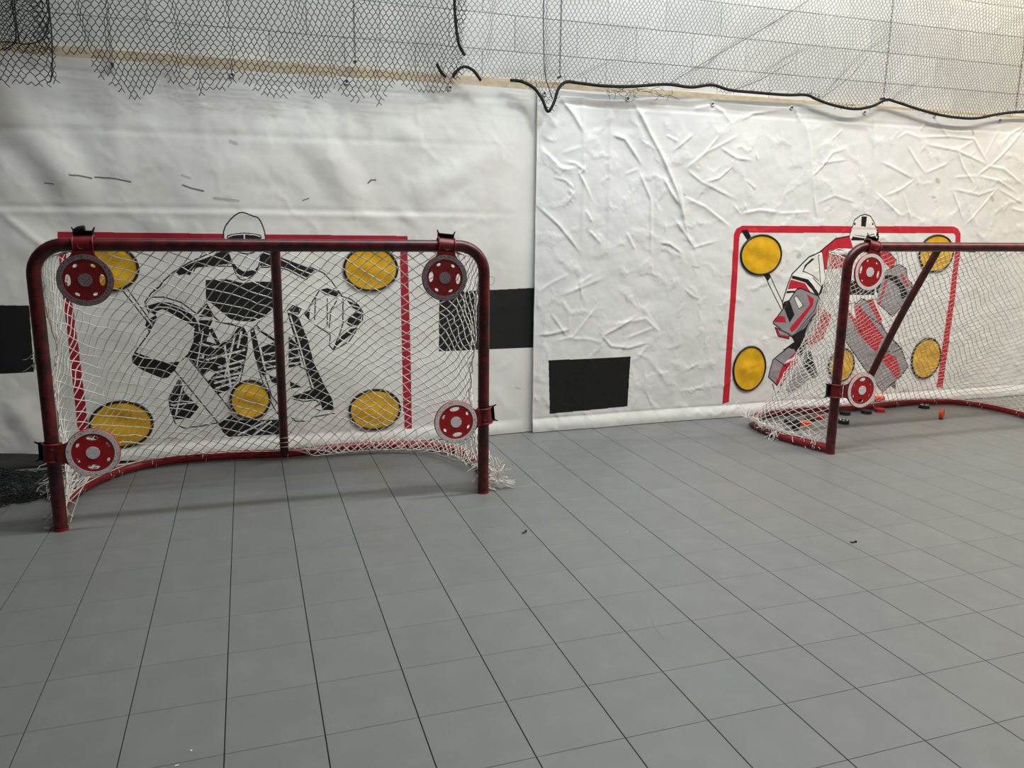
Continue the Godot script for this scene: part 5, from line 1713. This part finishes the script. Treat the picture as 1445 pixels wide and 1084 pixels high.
const CREASE_RIGHT = [
	[0.016,0.022,[1.228,2.077,1.315,1.987,1.381,1.890]],
	[0.014,0.018,[1.105,1.782,1.185,1.719,1.244,1.670,1.364,1.679]],
	[0.016,0.012,[1.271,1.712,1.335,1.704,1.394,1.669,1.365,1.643,1.465,1.478]],
	[0.01,0.012,[1.188,1.617,1.268,1.598,1.327,1.548]],
	[0.014,0.014,[1.078,1.449,1.229,1.326,1.386,1.156]],
	[0.008,0.03,[1.368,2.131,1.393,1.685,1.392,1.145]],
	[0.008,0.03,[1.568,2.031,1.570,1.691,1.576,1.222]],
	[0.016,0.016,[1.586,1.884,1.670,1.861,1.798,1.709]],
	[0.02,0.022,[1.720,2.081,1.784,1.991,1.850,1.890,1.930,1.777,2.056,1.555,2.182,1.190]],
	[0.012,0.014,[1.776,1.666,1.871,1.496,1.889,1.145]],
	[0.016,0.016,[1.950,1.639,2.005,1.554,2.087,1.457]],
	[0.012,0.01,[1.961,1.900,2.050,1.867]],
	[0.012,0.01,[2.016,1.802,2.149,1.904]],
	[0.012,0.014,[2.111,1.698,2.245,1.800,2.353,1.923]],
	[0.012,0.012,[2.124,1.687,2.232,1.614,2.504,1.510]],
	[0.011,0.01,[2.245,1.800,2.485,1.919]],
	[0.014,0.01,[2.360,1.837,2.483,1.776,2.604,1.764]],
	[0.013,0.01,[2.258,1.615,2.361,1.640,2.461,1.720]],
	[0.01,0.01,[2.574,1.635,2.660,1.581]],
	[0.012,0.014,[2.123,1.513,2.269,1.460,2.491,1.322]],
	[0.009,0.01,[1.679,1.652,1.775,1.687]],
	[0.01,0.012,[2.040,1.390,2.208,1.190,2.390,1.236]],
	[0.014,0.014,[1.948,1.223,2.025,1.212,2.132,1.145]],
	[0.012,0.014,[1.413,1.424,1.463,1.350]],
	[0.013,0.016,[1.441,1.296,1.527,1.221]],
	[0.014,0.012,[2.565,1.420,2.699,1.445,2.868,1.431]],
	[0.008,0.008,[2.493,1.476,2.559,1.409]],
	[0.012,0.016,[2.504,2.017,2.606,2.066,2.806,2.098]],
	[0.012,0.016,[2.289,2.102,2.369,2.064,2.440,1.992]],
	[0.012,0.02,[2.151,2.073,2.276,2.101]],
	[0.01,0.008,[2.641,1.815,2.658,1.771]],
	[0.012,0.014,[1.707,1.288,1.774,1.178]],
	[0.01,0.01,[2.066,1.599,2.100,1.457]],
	[0.006,0.015,[1.241,1.762,1.378,1.808]],
	[0.009,0.012,[1.293,1.547,1.328,1.517,1.283,1.463]],
	[0.012,0.03,[3.584,2.106,3.622,1.806,3.633,1.473]],
	[0.008,0.03,[2.993,2.086,3.072,1.866,3.157,1.464]],
	[0.013,0.011,[3.092,1.666,3.185,1.744,3.261,1.839,3.361,1.866]],
	[0.01,0.01,[3.168,1.766,3.383,1.797]],
	[0.009,0.01,[3.251,1.930,3.330,2.002]],
	[0.013,0.01,[4.016,1.975,4.285,1.993,4.517,1.985,4.679,1.818]],
	[0.013,0.01,[4.070,1.930,4.365,1.899,4.681,1.806]],
	[0.01,0.008,[4.381,1.906,4.519,1.973]],
	[0.013,0.011,[4.383,1.894,4.449,1.786,4.579,1.659]],
	[0.014,0.011,[4.593,1.728,4.699,1.800,4.839,1.786,5.090,1.666]],
	[0.015,0.013,[4.715,1.807,4.819,1.898,5.009,2.094]],
	[0.012,0.012,[4.791,1.959,4.863,2.037,5.007,2.106]],
	[0.011,0.01,[4.593,1.728,4.803,1.697,5.029,1.613]],
	[0.009,0.01,[4.379,1.710,4.593,1.728]],
	[0.012,0.01,[4.368,1.623,4.634,1.585,4.797,1.633]],
	[0.01,0.01,[4.368,1.623,4.443,1.512,4.512,1.399]],
	[0.011,0.01,[4.535,1.361,4.667,1.491,4.812,1.646]],
	[0.012,0.01,[3.684,1.796,3.845,1.742,3.994,1.686]],
	[0.012,0.01,[3.745,1.559,3.894,1.611,4.010,1.687]],
	[0.012,0.011,[3.665,1.581,3.800,1.500,3.921,1.416]],
	[0.008,0.01,[3.911,1.599,4.020,1.393]],
	[0.01,0.01,[4.100,1.726,4.314,1.806]],
	[0.01,0.012,[3.898,1.922,3.991,1.819,4.100,1.726]],
	[0.01,0.011,[3.815,1.966,3.887,2.005,4.016,1.975]],
	[0.01,0.01,[3.182,1.500,3.308,1.550,3.507,1.506]],
	[0.01,0.01,[2.847,1.424,3.130,1.441]],
	[0.009,0.012,[3.132,1.557,3.179,1.394]],
	[0.012,0.012,[4.979,1.496,5.126,1.472]],
	[0.01,0.02,[2.920,2.116,2.971,2.030]],
	[0.01,0.015,[4.061,2.096,4.009,2.022]],
	[0.007,0.012,[4.639,1.854,4.753,2.081]],
	[0.008,0.02,[4.138,2.111,4.288,1.975]],
	[0.006,0.008,[2.801,1.922,2.916,1.871]],
	[0.009,0.012,[4.814,1.634,5.116,1.524]],
	[0.013,0.012,[1.102,0.639,1.193,0.643,1.316,0.668,1.329,0.754]],
	[0.008,0.012,[1.225,0.599,1.348,0.624,1.530,0.836]],
	[0.01,0.012,[1.190,0.772,1.301,0.625]],
	[0.013,0.012,[1.554,0.617,1.680,0.672,1.808,0.742]],
	[0.013,0.012,[1.554,0.617,1.621,0.548,1.752,0.528,1.933,0.566]],
	[0.009,0.015,[1.615,0.688,1.875,0.725,1.980,0.633]],
	[0.009,0.012,[1.733,0.596,1.945,0.664]],
	[0.01,0.01,[2.149,0.921,2.221,0.867,2.274,0.851]],
	[0.008,0.014,[1.317,0.610,1.443,0.606,1.571,0.572]],
	[0.008,0.014,[1.097,0.915,1.186,0.970,1.306,1.025]],
	[0.006,0.03,[1.786,0.504,1.905,0.454,2.124,0.195]],
	[0.009,0.02,[1.248,0.884,1.556,0.994]],
	[0.006,0.02,[1.886,0.829,1.861,0.666]],
	[0.009,0.014,[1.403,0.867,1.385,0.967,1.492,1.023]],
	[0.006,0.03,[1.124,0.253,1.203,0.174,1.301,0.032]],
	[0.005,0.03,[1.756,0.062,1.850,0.211]],
	[0.005,0.02,[1.107,0.342,1.134,0.544]],
	[0.008,0.008,[1.513,0.396,1.403,0.356,1.325,0.331,1.277,0.348]],
]
const POCKETS_LEFT = [[-1.325,1.077,0.142,0.118],[0.061,1.063,0.155,0.126],[-1.331,0.221,0.156,0.128],[0.063,0.218,0.152,0.122],[-0.650,0.321,0.107,0.112]]
const POCKETS_RIGHT = [[2.734,1.142,0.163,0.134],[4.284,1.152,0.161,0.134],[2.706,0.347,0.134,0.157],[4.304,0.353,0.137,0.155],[3.502,0.339,0.113,0.121]]
